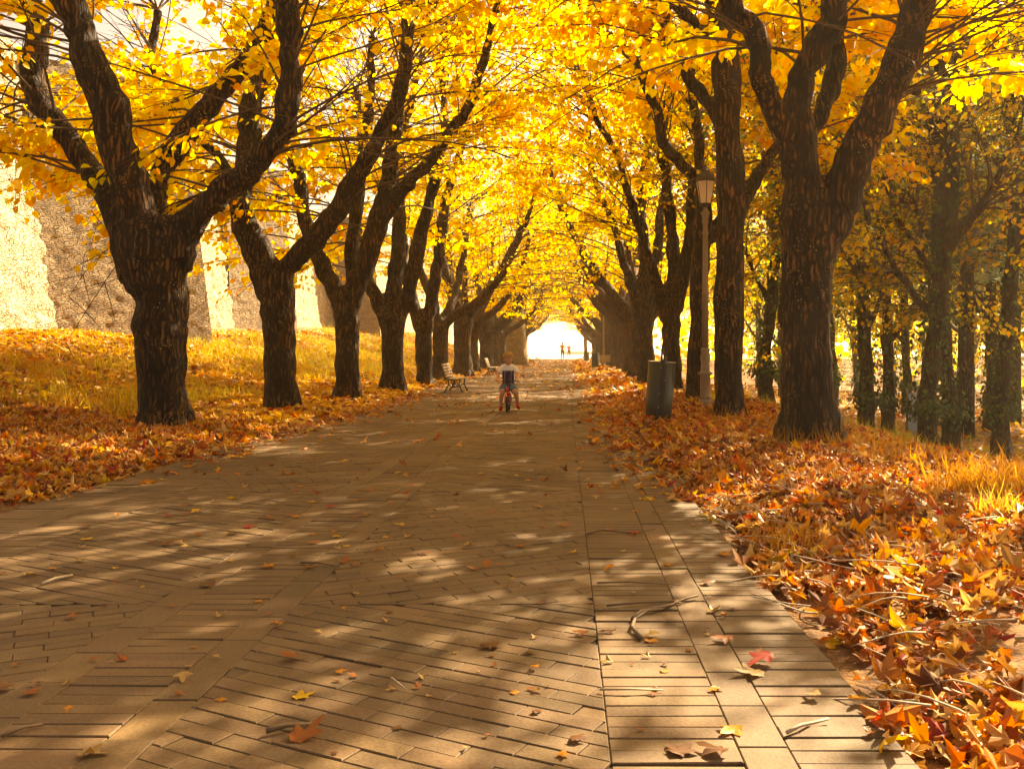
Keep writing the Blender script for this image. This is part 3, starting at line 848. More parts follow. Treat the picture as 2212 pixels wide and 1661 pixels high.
# blue green conifer behind
def conifer(loc, h, label):
    r = empty('conifer_tree', loc, 0, label, 'conifer')
    mb = MB(); mb.tube([(0, 0, -.2), (.05, 0, h*.5), (0, 0, h)], [.24, .16, .03], 10); mb.build('trunk', M['bark_wood'], r, True)
    P = []; D = []; bb = MB()
    for k in range(95):
        z = 4.6+(h-4.8)*k/95; ln = (1-z/h)*3.6+.5; a = k*2.399
        d = np.array((math.cos(a), math.sin(a), -.05))
        p0 = np.array((0, 0, z)); p1 = p0+d*ln+np.array((0, 0, -.12*ln))
        bb.tube([p0, (p0+p1)/2+np.array((0, 0, .1)), p1], [.03, .02, .006], 4, False)
        n = int(130*ln/2.2)
        t = rng.random(n)**.7; side = np.array((-math.sin(a), math.cos(a), 0))
        q = p0+(p1-p0)*t[:, None]+side*rng.normal(0, .30*ln/3, n)[:, None]+rng.normal(0, .05, (n, 3)); q[:, 2] -= np.abs(rng.normal(0, .1, n))
        P.append(q); D.append(d[None]*.8+side[None]*np.sign(rng.normal(0, 1, n))[:, None]*.6+rng.normal(0, .2, (n, 3)))
    P = np.concatenate(P); D = np.concatenate(D); n = len(P)
    T = np.array([(0, 0, 0), (.16, .35, .0), (.1, .9, -.05), (0, 1.1, -.08), (-.1, .9, -.05), (-.16, .35, 0)], float)
    c = np.array([(.34, .62, .50)])*rng.normal(1, .2, (n, 1))
    me = scatter('crown', T, [(0, 1, 2, 3, 4, 5)], P, D, np.stack([rng.normal(0, .3, n), rng.normal(0, .3, n), np.ones(n)], 1), .22*rng.lognormal(0, .2, n), np.clip(c, .01, .5))
    bb.build('branches', M['bark_wood'], r, True)
    link('crown', me, M['needle'], r, smooth=False)
for px, Z, h, lb in ((2085, 24, 11.5, 'tall blue green conifer above the slope near the right edge'), (2190, 31, 13, 'farther blue green conifer at the right edge')):
    x = (px-VX)/F*Z; conifer((x, Z, g(x, Z)-.1), h, lb)

# far woodland as a mass: leaf clumps through a deep volume
def far_wood():
    n = 42000
    x = rng.uniform(7, 95, n); y = rng.uniform(62, 135, n); keep = (VX+x/y*F < 2500) & (x > 7+6*(y > 95)); x = x[keep]; y = y[keep]; n = len(x)
    z = rng.random(n)**.9*17-2.5
    nn = np.array([noise.noise((float(a)*.22, float(b)*.22, float(c)*.3)) for a, b, c in zip(x, y, z)])
    k = nn > -.12; x, y, z = x[k], y[k], z[k]; n = len(x)
    c = WPAL[rng.choice(5, n, p=(.3, .2, .2, .12, .18))]*rng.normal(1, .15, (n, 1))
    me = scatter('far_wood', LEAF, LEAF_F, np.stack([x, y, z], 1), rng.normal(0, 1, (n, 3)), np.stack([rng.normal(0, .7, n), rng.normal(0, .7, n), np.ones(n)], 1), .5*rng.lognormal(0, .3, n), np.clip(c, .01, .9))
    tag(link('far_wood', me, M['leaf'], None, False), 'far wood of gold and brown foliage behind the slope trees', None, None, 'stuff')
far_wood()

# ------------------------------------------------------------------ fortress wall
def rough_grid(mb_name, corners, nu, nv, amp, mat_, parent, seed, freq=3.2):
    a, b, c, d = [np.array(p, float) for p in corners]     # a-b bottom, d-c top
    u = np.linspace(0, 1, nu)[None, :, None]; v = np.linspace(0, 1, nv)[:, None, None]
    P = (a*(1-u)+b*u)*(1-v)+(d*(1-u)+c*u)*v
    nrm = np.cross(b-a, d-a); nrm /= np.linalg.norm(nrm)
    P = P.reshape(-1, 3)
    dd = np.array([noise.noise((float(p[0])*freq+seed, float(p[1])*freq, float(p[2])*freq*1.6))+.6*noise.noise((float(p[0])*1.1, float(p[1])*1.1+seed, float(p[2])*1.1)) for p in P])
    uu = np.broadcast_to(np.minimum(u, 1-u), (nv, nu, 1)).reshape(-1)
    P = P+nrm*(dd*amp*np.clip(uu*30, 0, 1))[:, None]
    i = np.arange(nu-1); j = np.arange(nv-1); q = (j[:, None]*nu+i[None]).ravel()
    f = np.stack([q, q+1, q+1+nu, q+nu], 1)
    me = raw_mesh(mb_name, P, f.ravel(), np.arange(len(f))*4)
    return link(mb_name, me, mat_, parent)
wall = empty('fortress_wall', (-13.5, 25, 0), 0, 'tall battered stone fortress wall above the bank on the left', 'wall')
H = 9.5
def wl(x, y, z): return (x+13.5, y-25, z)
# long face towards the path, leaning back as it rises (batter .12)
rough_grid('wall_face', [wl(-13.6, 12, -.3), wl(-13.6, 60, -.3), wl(-15.1, 60, H), wl(-15.1, 12, H)], 420, 90, .10, M['stone'], wall, 3)
rough_grid('wall_face', [wl(-13.3, 60, -.3), wl(-11.5, 130, -.3), wl(-13.0, 130, H+1), wl(-14.8, 60, H+1)], 240, 30, .07, M['stone'], wall, 5)
mb = MB(); mb.add([wl(-15.1, 12, H), wl(-15.1, 60, H), wl(-13.2, 130, H+1), wl(-18, 130, H+1), wl(-18, 12, H)], [(0, 1, 2, 3, 4)])
mb.build('wall_top', M['course'], wall)
def bastion(a, b, c, h, bat):
    '''oblique face a-b, return face b-c; both lean back as they rise'''
    a, b, c = [np.array(q, float) for q in (a, b, c)]; cen = np.array((c[0]-2, (a[1]+c[1])/2))
    def up(q): d = cen-q; d /= np.linalg.norm(d); return q+d*bat*h
    au, bu, cu = up(a), up(b), up(c)
    r = empty('bastion', (0, 0, 0)); r.parent = wall
    L3 = lambda q, z: wl(q[0], q[1], z)
    rough_grid('oblique_face', [L3(a, -.3), L3(b, -.3), L3(bu, h), L3(au, h)], 110, 130, .022, M['course'], r, 7)
    rough_grid('far_face', [L3(b, -.3), L3(c, -.3), L3(cu, h), L3(bu, h)], 50, 70, .05, M['course'], r, 8)
    mb = MB(); mb.add([L3(au, h), L3(bu, h), L3(cu, h), L3(cen+np.array((-1, 0)), h)], [(0, 1, 2, 3)]); mb.build('top', M['course'], r)
def buttress(y0, y1, xf, xb, bat, h, coursed=True):
    """block standing out from the wall; faces lean inward"""
    m_ = M['course'] if coursed else M['stone']
    t = bat*h
    a0 = wl(xb, y0, -.3); b0 = wl(xf, y0, -.3); c0 = wl(xf-t, y0+t*.9, h); d0 = wl(xb-t, y0+t*.9, h)
    a1 = wl(xb, y1, -.3); b1 = wl(xf, y1, -.3); c1 = wl(xf-t, y1-t*.9, h); d1 = wl(xb-t, y1-t*.9, h)
    r = empty('buttress', (0, 0, 0)); r.parent = wall
    rough_grid('face', [a0, b0, c0, d0], 70, 90, .05, m_, r, 7)
    rough_grid('face', [b0, b1, c1, c0], 50, 90, .05, M['stone'], r, 8)
    rough_grid('face', [b1, a1, d1, c1], 30, 40, .05, m_, r, 9)
    mb = MB(); mb.add([d0, c0, c1, d1], [(0, 1, 2, 3)]); mb.build('top', m_, r)
bastion((-14.1, 24.6), (-10.9, 29.2), (-14.6, 31.2), H-.3, .12)
bastion((-13.9, 38.9), (-12.0, 42.4), (-14.6, 44), H-.3, .10)
buttress(56, 60, -11.0, -14.5, .09, H-.3)
# stone pier standing in line with the left trees
pier = empty('stone_pier', (-3.45, 62.5, 0), 0, 'battered stone pier standing in line with the left trees behind the cyclist', 'pier')
mb = MB(); mb.lathe([(1.0, -.1), (.93, .8), (.84, 2.0), (.72, 3.6), (.6, 5.2)], 22)
mb.build('pier_body', M['course'], pier, True)
mb = MB(); mb.lathe([(.66, 5.2), (.66, 5.38), (.3, 5.5)], 22); mb.build('cap', M['stone'], pier, True)

# ------------------------------------------------------------------ street furniture
M['iron'] = plain('grey_painted_iron', (.20, .16, .12), .55, vary=.25, scale=14)
M['darkiron'] = plain('dark_cast_iron', (.035, .026, .02), .5, vary=.3, scale=18)
M['slat'] = plain('weathered_wood_slat', (.30, .22, .15), .6, vary=.25, scale=12)
M['green'] = plain('green_enamel', (.0035, .009, .005), .45, vary=.35, scale=7, spec=.6)
M['black'] = plain('black_plastic', (.015, .014, .014), .4)
M['steel'] = plain('worn_steel', (.42, .42, .40), .3, .9, vary=.15)
def glass_mat():
    m, nt, out = mat('frosted_glass')
    p = N(nt, 'ShaderNodeBsdfPrincipled'); p.inputs['Base Color'].default_value = (.96, .90, .84, 1)
    p.inputs['Roughness'].default_value = .35
    t = N(nt, 'ShaderNodeBsdfTranslucent'); t.inputs[0].default_value = (1, .93, .86, 1)
    mx = N(nt, 'ShaderNodeMixShader'); mx.inputs[0].default_value = .85
    nt.links.new(p.outputs[0], mx.inputs[1]); nt.links.new(t.outputs[0], mx.inputs[2]); nt.links.new(mx.outputs[0], out.inputs[0]); return m
M['frost'] = glass_mat()
def lamp(loc, label):
    r = empty('street_lamp', loc, 0, label, 'lamp post', 'lamp posts along the right trees')
    MB().lathe([(.135, -.1), (.135, .13), (.12, .16)], 8).build('plinth', M['iron'], r, False, .008)
    MB().lathe([(.105, .15), (.092, .22), (.09, .58), (.13, .615), (.13, .635), (.085, .66), (.075, .70), (.08, .76), (.066, .79), (.085, .86), (.088, .92), (.07, 1.0), (.084, 1.03), (.084, 1.05), (.062, 1.08)], 20).build('base', M['iron'], r, True)
    MB().lathe([(.060, 1.07), (.055, 2.03), (.066, 2.045), (.066, 2.075), (.053, 2.09), (.046, 3.10), (.062, 3.12), (.062, 3.15), (.042, 3.18), (.04, 3.30), (.06, 3.33), (.05, 3.37), (.055, 3.44), (.082, 3.50), (.05, 3.53), (.03, 3.60)], 20).build('pole', M['iron'], r, True)
    hd = MB(); hd.lathe([(.05, 3.60), (.115, 3.645), (.115, 3.665)], 6); hd.lathe([(.182, 4.055), (.186, 4.08), (.15, 4.15), (.10, 4.21), (.085, 4.235), (.095, 4.25), (.06, 4.29), (.03, 4.31), (.035, 4.34), (.008, 4.37)], 6)
    for k in range(6):
        a = 2*PI*(k+.5)/6
        hd.tube([(.108*math.cos(a), .108*math.sin(a), 3.66), (.178*math.cos(a), .178*math.sin(a), 4.06)], .008, 5)
    h = hd.build('lantern', M['darkiron'], r)
    MB().lathe([(.100, 3.667), (.170, 4.054)], 6, cap=False).build('glass', M['frost'], h)
    MB().lathe([(.02, 3.667), (.022, 3.8), (.045, 3.85), (.05, 3.93), (.02, 3.99)], 12).build('bulb', M['frost'], h, True)
    return r
l1 = lamp((2.52, 16.6, g(2.52, 16.6)-.02), 'nearest lamp post, full height lantern showing against the trunks')
copy_tree(l1, (2.62, 34.4, g(2.6, 34.4)), 0, None, 'second lamp post, pale pole half hidden among the right trunks')
copy_tree(l1, (2.35, 56.0, g(2.3, 56)), 0, None, 'farthest lamp post, faint pole near the bright end')

def bin_(loc, label, tilt=R(4), rz=0):
    r = empty('litter_bin', loc, rz, label, 'litter bin', 'cylindrical litter bins beside the path')
    r.rotation_euler = (0, tilt, rz)
    bd = MB()
    bd.lathe([(.188, .075), (.196, .10), (.203, .86), (.196, .86), (.190, .12), (.03, .11)], 32, cap=False)
    bd.lathe([(.02, .076), (.188, .077)], 32, cap=False)
    b = bd.build('body', M['green'], r, True)
    MB().torus((0, 0, .865), .201, .0085, 'Z', 36, 6).build('rim', M['steel'], b, True)
    MB().torus((0, 0, .10), .200, .008, 'Z', 36, 6).build('base_ring', M['darkiron'], b, True)
    for s in (-1, 1):
        mb = MB(); mb.box((s*.034, -.222, .53), (.030, .010, 1.14))
        mb.lathe([(.013, -.005), (.013, .005)], 12, (s*.034, -.222, 1.10), Matrix.Rotation(PI/2, 3, 'X'))
        mb.build('post', M['green'], r, False, .002)
    MB().box((0, -.207, .50), (.036, .006, .80)).build('gap_shade_strip', M['black'], r)  # black strip added to paint the dark shaded gap between the posts
    for z in (.70, .45, .22): MB().box((0, -.212, z), (.10, .012, .03)).build('bracket', M['darkiron'], r)
    for z in (.94, .91, .88, .85, .78, .60, .40, .20): MB().lathe([(.007, 0), (.006, .006)], 8, (.032*(-1 if z < .8 and z != .60 else 1), -.228, z), Matrix.Rotation(PI/2, 3, 'X')).build('rivet', M['steel'], r)
    return r
b1 = bin_((1.38, 13.7, g(1.38, 13.7)+.02), 'dark green cylindrical bin tilted in the leaves before the right trees')
copy_tree(b1, (1.62, 49, g(1.6, 49)), 0, None, 'farther dark bin beside the slatted bench at right').rotation_euler = (0, 0, .2)
copy_tree(b1, (1.75, 74, g(1.7, 74)), 0, None, 'smallest bin, standing against the bright clearing').rotation_euler = (0, 0, -.2)

def bench(loc, rz, label):
    r = empty('park_bench', loc, rz, label, 'bench', 'slatted benches along the path')
    Ln = 1.75
    for x in (-Ln/2+.18, Ln/2-.18):
        mb = MB(); fl = .75
        mb.tube([(x, .28, 0), (x, .22, .10), (x, .17, .25), (x, .19, .40)], [.026, .02, .02, .022], 8)
        mb.tube([(x, -.30, 0), (x, -.22, .12), (x, -.15, .26), (x, -.18, .40)], [.028, .022, .022, .024], 8)
        mb.tube([(x, .22, .405), (x, 0, .385), (x, -.18, .40), (x, -.24, .55), (x, -.36, .86)], [.02, .02, .024, .02, .016], 8)
        mb.tube([(x, .17, .24), (x, .08, .17), (x, 0, .15), (x, -.08, .17), (x, -.15, .25)], .016, 8)
        mb.tube([(x, .05, .37), (x, .03, .26), (x, .0, .15)], .014, 8)
        mb.tube([(x, -.07, .38), (x, -.05, .26), (x, .0, .15)], .014, 8)
        mb.build('side_frame', M['darkiron'], r, True)
    for k in range(4):
        y = .20-k*.115
        MB().box((0, y, .425-(.012 if k in (1, 2) else 0)), (Ln, .085, .028)).build('seat_slat', M['slat'], r, False, .006)
    for k in range(5):
        t = k/4; c = Vector((0, -.222-.125*t, .50+.35*t))
        MB().box(c, (Ln, .026, .066), Matrix.Rotation(R(20), 3, 'X')).build('back_slat', M['slat'], r, False, .006)
    return r
bn = bench((-2.74, 23.4, .02), -PI/2, 'nearest bench at the left path edge, seen from its end')
bn.scale = (.8, .8, .8)
copy_tree(bn, (-2.95, 38.0, .02), -PI/2, None, 'second left bench, just behind and left of the child')
copy_tree(bn, (-2.55, 71.0, .02), -PI/2, None, 'far left bench beyond the stone pier')
copy_tree(bn, (-2.5, 84.0, .02), -PI/2, None, 'farthest left bench close to the bright clearing')
copy_tree(bn, (2.1, 53.0, .05), PI/2+.9, None, 'slatted bench at right just behind the farther bin')
# clearing: small tree and a low wall past the avenue
T, Ls = generic(41, 2.4, 3, 0)
ms = tree_meshes(41, [(p[0], p[1], p[2], p[3]*.7) for p in T], [[(p[0], p[1], p[2], p[3]*.7) for p in l] for l in Ls], voxel=.06, shoots=40, clear=lambda P: P[:, 2] > 3.2, dens=.8)
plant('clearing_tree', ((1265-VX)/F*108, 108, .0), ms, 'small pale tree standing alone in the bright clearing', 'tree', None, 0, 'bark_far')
lw = MB(); lw.box((2.5, 190, .3), (6, .4, .6)); lw.box((2.5, 189.98, .63), (6.2, .5, .08))
tag(lw.build('low_wall', M['gravel'], None, False, .02), 'low pale wall across the bright clearing', 'wall')
# pale panel seen through the slope trees
pn = empty('notice_board', (9.6, 25.0, g(9.6, 25)-.05), -.2, 'bluish white panel on posts glimpsed between the slope trees', 'board')
M['panel'] = plain('pale_blue_panel', (.45, .62, .85), .4, vary=.1)
MB().box((0, 0, .62), (.62, .04, 1.1)).build('panel', M['panel'], pn, False, .005)
for s in (-1, 1): MB().tube([(s*.34, 0, -.1), (s*.34, 0, 1.3)], .03, 8).build('post', M['iron'], pn, True)

# ------------------------------------------------------------------ grass
def grass(name, label, spots, h=.28, mats='grass'):
    P = []; S = []; C = []
    for (cx, cy, r, n, hh, c) in spots:
        a = rng.random(n)*2*PI; q = np.sqrt(rng.random(n))*r
        x = cx+np.cos(a)*q*1.3; y = cy+np.sin(a)*q
        P.append(np.stack([x, y, G(x, y)], 1)); S.append(hh*rng.lognormal(0, .3, n)); C.append(np.array(c)[None]*rng.normal(1, .18, (n, 1)))
    P = np.concatenate(P); S = np.concatenate(S); C = np.clip(np.concatenate(C), .01, .9); n = len(P)
    T = np.array([(-.018, 0, 0), (.018, 0, 0), (.015, .45, .03), (-.015, .45, .03), (.008, .8, .15), (-.008, .8, .15), (0, 1.02, .36)], float)
    Fc = [(0, 1, 2, 3), (3, 2, 4, 5), (5, 4, 6)]
    d = np.stack([rng.normal(0, .38, n), rng.normal(0, .38, n), np.ones(n)], 1)
    nr = np.stack([rng.normal(0, 1, n), rng.normal(0, 1, n), np.full(n, .15)], 1)
    me = scatter(name, T, Fc, P, d, nr, S, C)
    tag(link(name, me, M[mats], None, False), label, None, None, 'stuff')
GO = (.50, .26, .04); YG = (.55, .50, .06); GG = (.30, .34, .05)
def px_ground(px, py, z=0): Z = (CH-z)*F/(py-HY); return ((px-VX)/F*Z, Z)
sp = []
for (px, py, r, n, hh, c) in [(1860, 985, .35, 420, .15, GO), (1960, 1010, .3, 300, .13, GO), (1560, 925, .3, 200, .14, GO), (2120, 1085, .30, 900, .17, GO), (2190, 1090, .3, 900, .20, GO), (1700, 1190, .16, 260, .12, GO), (2180, 1140, .18, 300, .14, (.7, .5, .08)), (1530, 872, .3, 300, .2, YG), (1720, 980, .25, 200, .18, GO)]:
    x, y = px_ground(px, py); sp.append((x, y, r, n, hh, c))
grass('grass', 'golden grass tufts along the crest of the right verge', sp)
sp = []
for k in range(60): sp.append((rnd.uniform(4.2, 10), rnd.uniform(9, 40), .8, 170, .17, rnd.choice([YG, GG, GO])))
grass('grass', 'yellow green grass on the right slope below the trees', sp)
sp = []
for k in range(46): sp.append((rnd.uniform(-10.5, -6.2), rnd.uniform(11.5, 20), .5, 110, .22, rnd.choice([GO, YG])))
for k in range(90): sp.append((rnd.uniform(-12.6, -6), rnd.uniform(22, 60), 1.2, 150, .28, rnd.choice([YG, (.62, .48, .06)])))
grass('grass', 'sunlit yellow grass on the left bank below the fortress wall', sp)

# ------------------------------------------------------------------ leaves and twigs one can count on the path
PAL2 = {'rust': (.40, .11, .02), 'tan': (.50, .31, .11), 'orange': (.66, .24, .02), 'brown': (.17, .065, .022), 'red': (.42, .03, .015), 'yellow': (.74, .44, .04)}
def flat_curl(T):
    T = curl(T); T[..., 2] *= .42; return T
def single_leaf_mesh(cn, seed):
    global rng
    sv = rng; rng = np.random.default_rng(seed)
    me = scatter('fallen_leaf', LOB, LOB_F, np.array([(0, 0, .0)]), np.array([(0, 1., 0)]), np.array([(0, 0, 1.)]), np.array([1.0]), np.array([PAL2[cn]]), flat_curl)
    rng = sv
    co = np.array([v.co for v in me.vertices]); zmin = co[:, 2].min()
    for v in me.vertices: v.co.z -= zmin
    me.materials.append(M['litter']); return me
LM = {cn: [single_leaf_mesh(cn, 100+i*7+j) for j in range(3)] for i, cn in enumerate(PAL2)}
named = [(1068, 1408, 'brown', .135, 'curled dark brown leaf alone in the middle of the near path'),
         (1660, 1440, 'red', .15, 'red and tan leaf clump lying in sun on the right path border'),
         (1640, 1465, 'tan', .15, 'tan leaf under the red leaf on the right path border'),
         (1575, 1392, 'rust', .13, 'rust leaf just left of the sunlit right border'),
         (1325, 1237, 'orange', .085, 'orange leaf above the two long twigs'),
         (1590, 1585, 'orange', .12, 'orange folded leaf on the border at the bottom right'),
         (1460, 1640, 'brown', .14, 'long curled brown leaf at the bottom edge right of centre'),
         (1560, 1645, 'brown', .14, 'ragged brown leaf at the bottom edge beside the border'),
         (640, 1610, 'rust', .16, 'ragged rust leaf caught on a twig at the bottom left of centre'),
         (640, 1517, 'yellow', .10, 'flat yellow leaf left of centre near the bottom'),
         (180, 1643, 'tan', .12, 'pale tan leaf at the bottom left corner'),
         (20, 1500, 'brown', .12, 'dark brown leaf at the left edge of the near path'),
         (55, 1512, 'rust', .09, 'rust leaf touching the dark brown leaf at the left edge'),
         (615, 1435, 'rust', .12, 'rust leaf with a raised tip on the near left path'),
         (268, 1437, 'rust', .07, 'small red brown leaf on the near left path'),
         (396, 1473, 'tan', .09, 'tan leaf lying flat on the near left path'),
         (605, 1365, 'orange', .09, 'orange leaf with dark edge on the near left path'),
         (460, 1270, 'brown', .13, 'crumpled brown leaf at the end of a sunlit streak'),
         (150, 1345, 'rust', .09, 'upright rust leaf near the left edge of the path'),
         (472, 1340, 'tan', .085, 'tan leaf below the crumpled brown leaf'),
         (560, 1305, 'orange', .06, 'small orange leaf right of the crumpled brown leaf'),
         (980, 1167, 'red', .08, 'bright red leaf in the middle of the path'),
         (1195, 1127, 'rust', .06, 'small red leaf right of the bright red leaf'),
         (1030, 1236, 'rust', .09, 'thin rust leaf left of the centre sun patch'),
         (1265, 1378, 'rust', .09, 'rust leaf left of the long curved twig'),
         (1325, 1375, 'brown', .09, 'brown leaf at the foot of the long curved twig'),
         (1400, 1395, 'orange', .09, 'orange leaf at the tip of the long curved twig'),
         (1420, 1385, 'tan', .10, 'long tan leaf right of the curved twig tip'),
         (1535, 1330, 'tan', .11, 'tan leaf right of the curved twig'),
         (1527, 1270, 'brown', .12, 'brown curled leaf at the head of the sunlit border'),
         (1560, 1207, 'orange', .11, 'orange leaf near the right edge of the path'),
         (1375, 1160, 'red', .09, 'dark red leaf beside a twig right of centre'),
         (1240, 1615, 'brown', .09, 'brown leaf near the bottom just right of centre'),
         (1215, 1640, 'orange', .06, 'small orange leaf at the bottom edge near centre'),
         (1320, 1440, 'tan', .07, 'small tan leaf between the path bands'),
         (1540, 1497, 'orange', .06, 'small orange leaf on the band beside the sunlit border'),
         (1765, 1520, 'tan', .09, 'pale crumpled leaf on the sunlit border bricks'),
         (1160, 1457, 'orange', .06, 'small orange leaf right below the lone brown leaf'),
         (770, 1470, 'rust', .05, 'tiny rust leaf left of the lone brown leaf'),
         (396, 1193, 'tan', .11, 'tan leaf pair on the left part of the path'),
         (172, 1217, 'tan', .09, 'pale leaf in shade near the left edge'),
         (530, 1145, 'red', .11, 'dark red leaf beside a long twig on the left'),
         (620, 1122, 'rust', .10, 'rust leaf in a sun streak left of centre'),
         (428, 1110, 'yellow', .09, 'bright yellow leaf near the left verge')]
for k, (px, py, cn, s, lb) in enumerate(named):
    x, y = px_ground(px, py)
    o = bpy.data.objects.new('fallen_leaf', LM[cn][k % 3]); col.objects.link(o)
    o.location = (x, y, .016 if x < PR else g(x, y)+.02); o.rotation_euler = (0, 0, rnd.random()*6.28); s *= .85; o.scale = (s, s, s)
    tag(o, lb, 'leaf', 'fallen leaves lying on the path')
for k in range(190):
    while True:
        px = rnd.uniform(0, 1650); py = 1661-(1661-985)*rnd.random()**.62
        x, y = px_ground(px, py)
        if PL+.05 < x < PR-.02: break
    cn = rnd.choice(['rust', 'tan', 'tan', 'orange', 'brown', 'rust', 'yellow', 'red'] if py < 1300 else ['rust', 'tan', 'orange', 'brown'])
    s = rnd.uniform(.045, .10) if py < 1250 else rnd.uniform(.02, .05)
    o = bpy.data.objects.new('fallen_leaf', LM[cn][k % 3]); col.objects.link(o)
    o.location = (x, y, .016); o.rotation_euler = (0, 0, rnd.random()*6.28); o.scale = (s, s, s)
    tag(o, 'small dry leaf among many scattered over the brick path', 'leaf', 'fallen leaves lying on the path')
M['stick'] = plain('dry_twig', (.16, .10, .055), .75, vary=.35, scale=30)
M['pstick'] = plain('pale_twig', (.40, .31, .21), .7, vary=.25, scale=30)
twigs = [([(1365, 1350), (1385, 1335), (1430, 1325), (1480, 1305), (1508, 1300)], .007, 'stick', 'forked twig lying right of the near path centre'),
         ([(1385, 1392), (1365, 1370), (1372, 1345), (1405, 1328), (1455, 1320)], .009, 'stick', 'thick curved twig hooked round at its lower end'),
         ([(1290, 1270), (1360, 1270), (1470, 1272)], .004, 'stick', 'thin straight twig above the hooked twig'),
         ([(1310, 1320), (1380, 1316), (1450, 1308), (1505, 1300)], .005, 'stick', 'long thin twig touching the forked twig'),
         ([(90, 1272), (120, 1262), (156, 1250)], .008, 'pstick', 'short pale stick near the left edge'),
         ([(5, 1608), (50, 1592), (92, 1578)], .006, 'stick', 'dark twig at the bottom left corner'),
         ([(575, 1597), (620, 1588), (675, 1577)], .008, 'stick', 'dark stick poking out of the ragged rust leaf'),
         ([(1295, 1505), (1360, 1508), (1432, 1503)], .004, 'pstick', 'thin pale twig across the right band'),
         ([(1700, 1600), (1730, 1588), (1755, 1575), (1790, 1570)], .006, 'pstick', 'forked pale twig on the sunlit border'),
         ([(650, 1225), (690, 1228), (735, 1232)], .005, 'stick', 'dark twig left of the path centre'),
         ([(360, 1140), (420, 1136), (490, 1138)], .005, 'stick', 'long twig near the dark red leaf on the left'),
         ([(845, 1480), (855, 1490), (875, 1500)], .004, 'pstick', 'tiny bent twig near the middle'),
         ([(1265, 1163), (1300, 1155), (1370, 1158), (1415, 1150)], .006, 'stick', 'crooked twig beside the dark red leaf right of centre')]
for pts, r_, mt, lb in twigs:
    q = [px_ground(*p) for p in pts]; c = q[len(q)//2]
    mb = MB(); mb.tube([(x-c[0], y-c[1], .012+.006*math.sin(i*2.1)) for i, (x, y) in enumerate(q)], [r_*(1-.5*i/len(q)) for i in range(len(q))], 6)
    o = mb.build('twig', M[mt], None, True); o.location = (c[0], c[1], .012)
    tag(o, lb, 'twig', 'twigs lying on the path')
# many thin twigs in the litter of the near right verge, beyond counting
mb = MB()
for k in range(170):
    x = PR+.1+rnd.random()**1.2*2.2; y = rnd.uniform(2.4, 6.5); a = R(rnd.gauss(115, 35)); l = rnd.uniform(.12, .55)
    pts = [(x+math.cos(a+.25*math.sin(t*3+k))*l*t, y+math.sin(a)*l*t, g(x, y)+.05+.03*math.sin(t*3+k)) for t in (0, .25, .5, .75, 1)]
    mb.tube(pts, [.0045, .004, .0035, .003, .002], 5)
tag(mb.build('twig_litter', M['pstick'], None, True), 'tangle of thin twigs over the near right leaves', None, None, 'stuff')

# ------------------------------------------------------------------ people
def skin_mesh(joints, edges, sub=2, root=0):
    me = bpy.data.meshes.new('body'); me.from_pydata([j[:3] for j in joints], edges, []); me.update()
    o = bpy.data.objects.new('body', me); col.objects.link(o)
    o.modifiers.new('k', 'SKIN'); sk = me.skin_vertices[0].data
    for i, j in enumerate(joints):
        r = j[3]; sk[i].radius = (r, r) if not hasattr(r, '__len__') else r
        sk[i].use_root = (i == root)
    o.modifiers['k'].use_smooth_shade = True
    s = o.modifiers.new('s', 'SUBSURF'); s.levels = sub; s.render_levels = sub
    bake(o); m = o.data; bpy.data.objects.remove(o); return m
M['skin'] = plain('skin', (.52, .28, .17), .5, vary=.06)
M['tee'] = plain('white_cotton', (.85, .83, .82), .85, vary=.05)
M['denim'] = plain('blue_denim', (.09, .16, .26), .85, vary=.35, scale=35)
M['redshoe'] = plain('red_canvas', (.42, .012, .012), .6)
M['hair'] = plain('fair_hair', (.36, .21, .08), .6, vary=.7, scale=60, bmp=.5)
M['redpaint'] = plain('red_paint', (.55, .012, .02), .25, vary=.05, spec=.6)
M['rubber'] = plain('black_rubber', (.02, .02, .02), .8, vary=.3)
M['orangeplastic'] = plain('orange_plastic', (.80, .33, .02), .4)
def print_mat():
    m, nt, out = mat('dark_galaxy_print')
    v = coords(nt); n = noise_n(nt, v, 16, 5, .7)
    c = ramp(nt, n, [(.35, (.012, .010, .028)), (.52, (.05, .035, .12)), (.62, (.18, .06, .20)), (.75, (.5, .5, .6))]).outputs[0]
    w = N(nt, 'ShaderNodeTexWave'); w.inputs['Scale'].default_value = 3.0; w.inputs['Distortion'].default_value = 2
    mp = coords(nt, (1, 1, -1)); nt.links.new(mp, w.inputs['Vector'])
    wr = ramp(nt, w.outputs[0], [(.93, (0, 0, 0)), (1, (.6, .6, .6))])
    c = mixc(nt, wr.outputs[0], c, (.45, .42, .42))
    p = N(nt, 'ShaderNodeBsdfPrincipled'); p.inputs['Roughness'].default_value = .7
    nt.links.new(c, p.inputs['Base Color']); nt.links.new(p.outputs[0], out.inputs[0]); return m
M['print'] = print_mat()

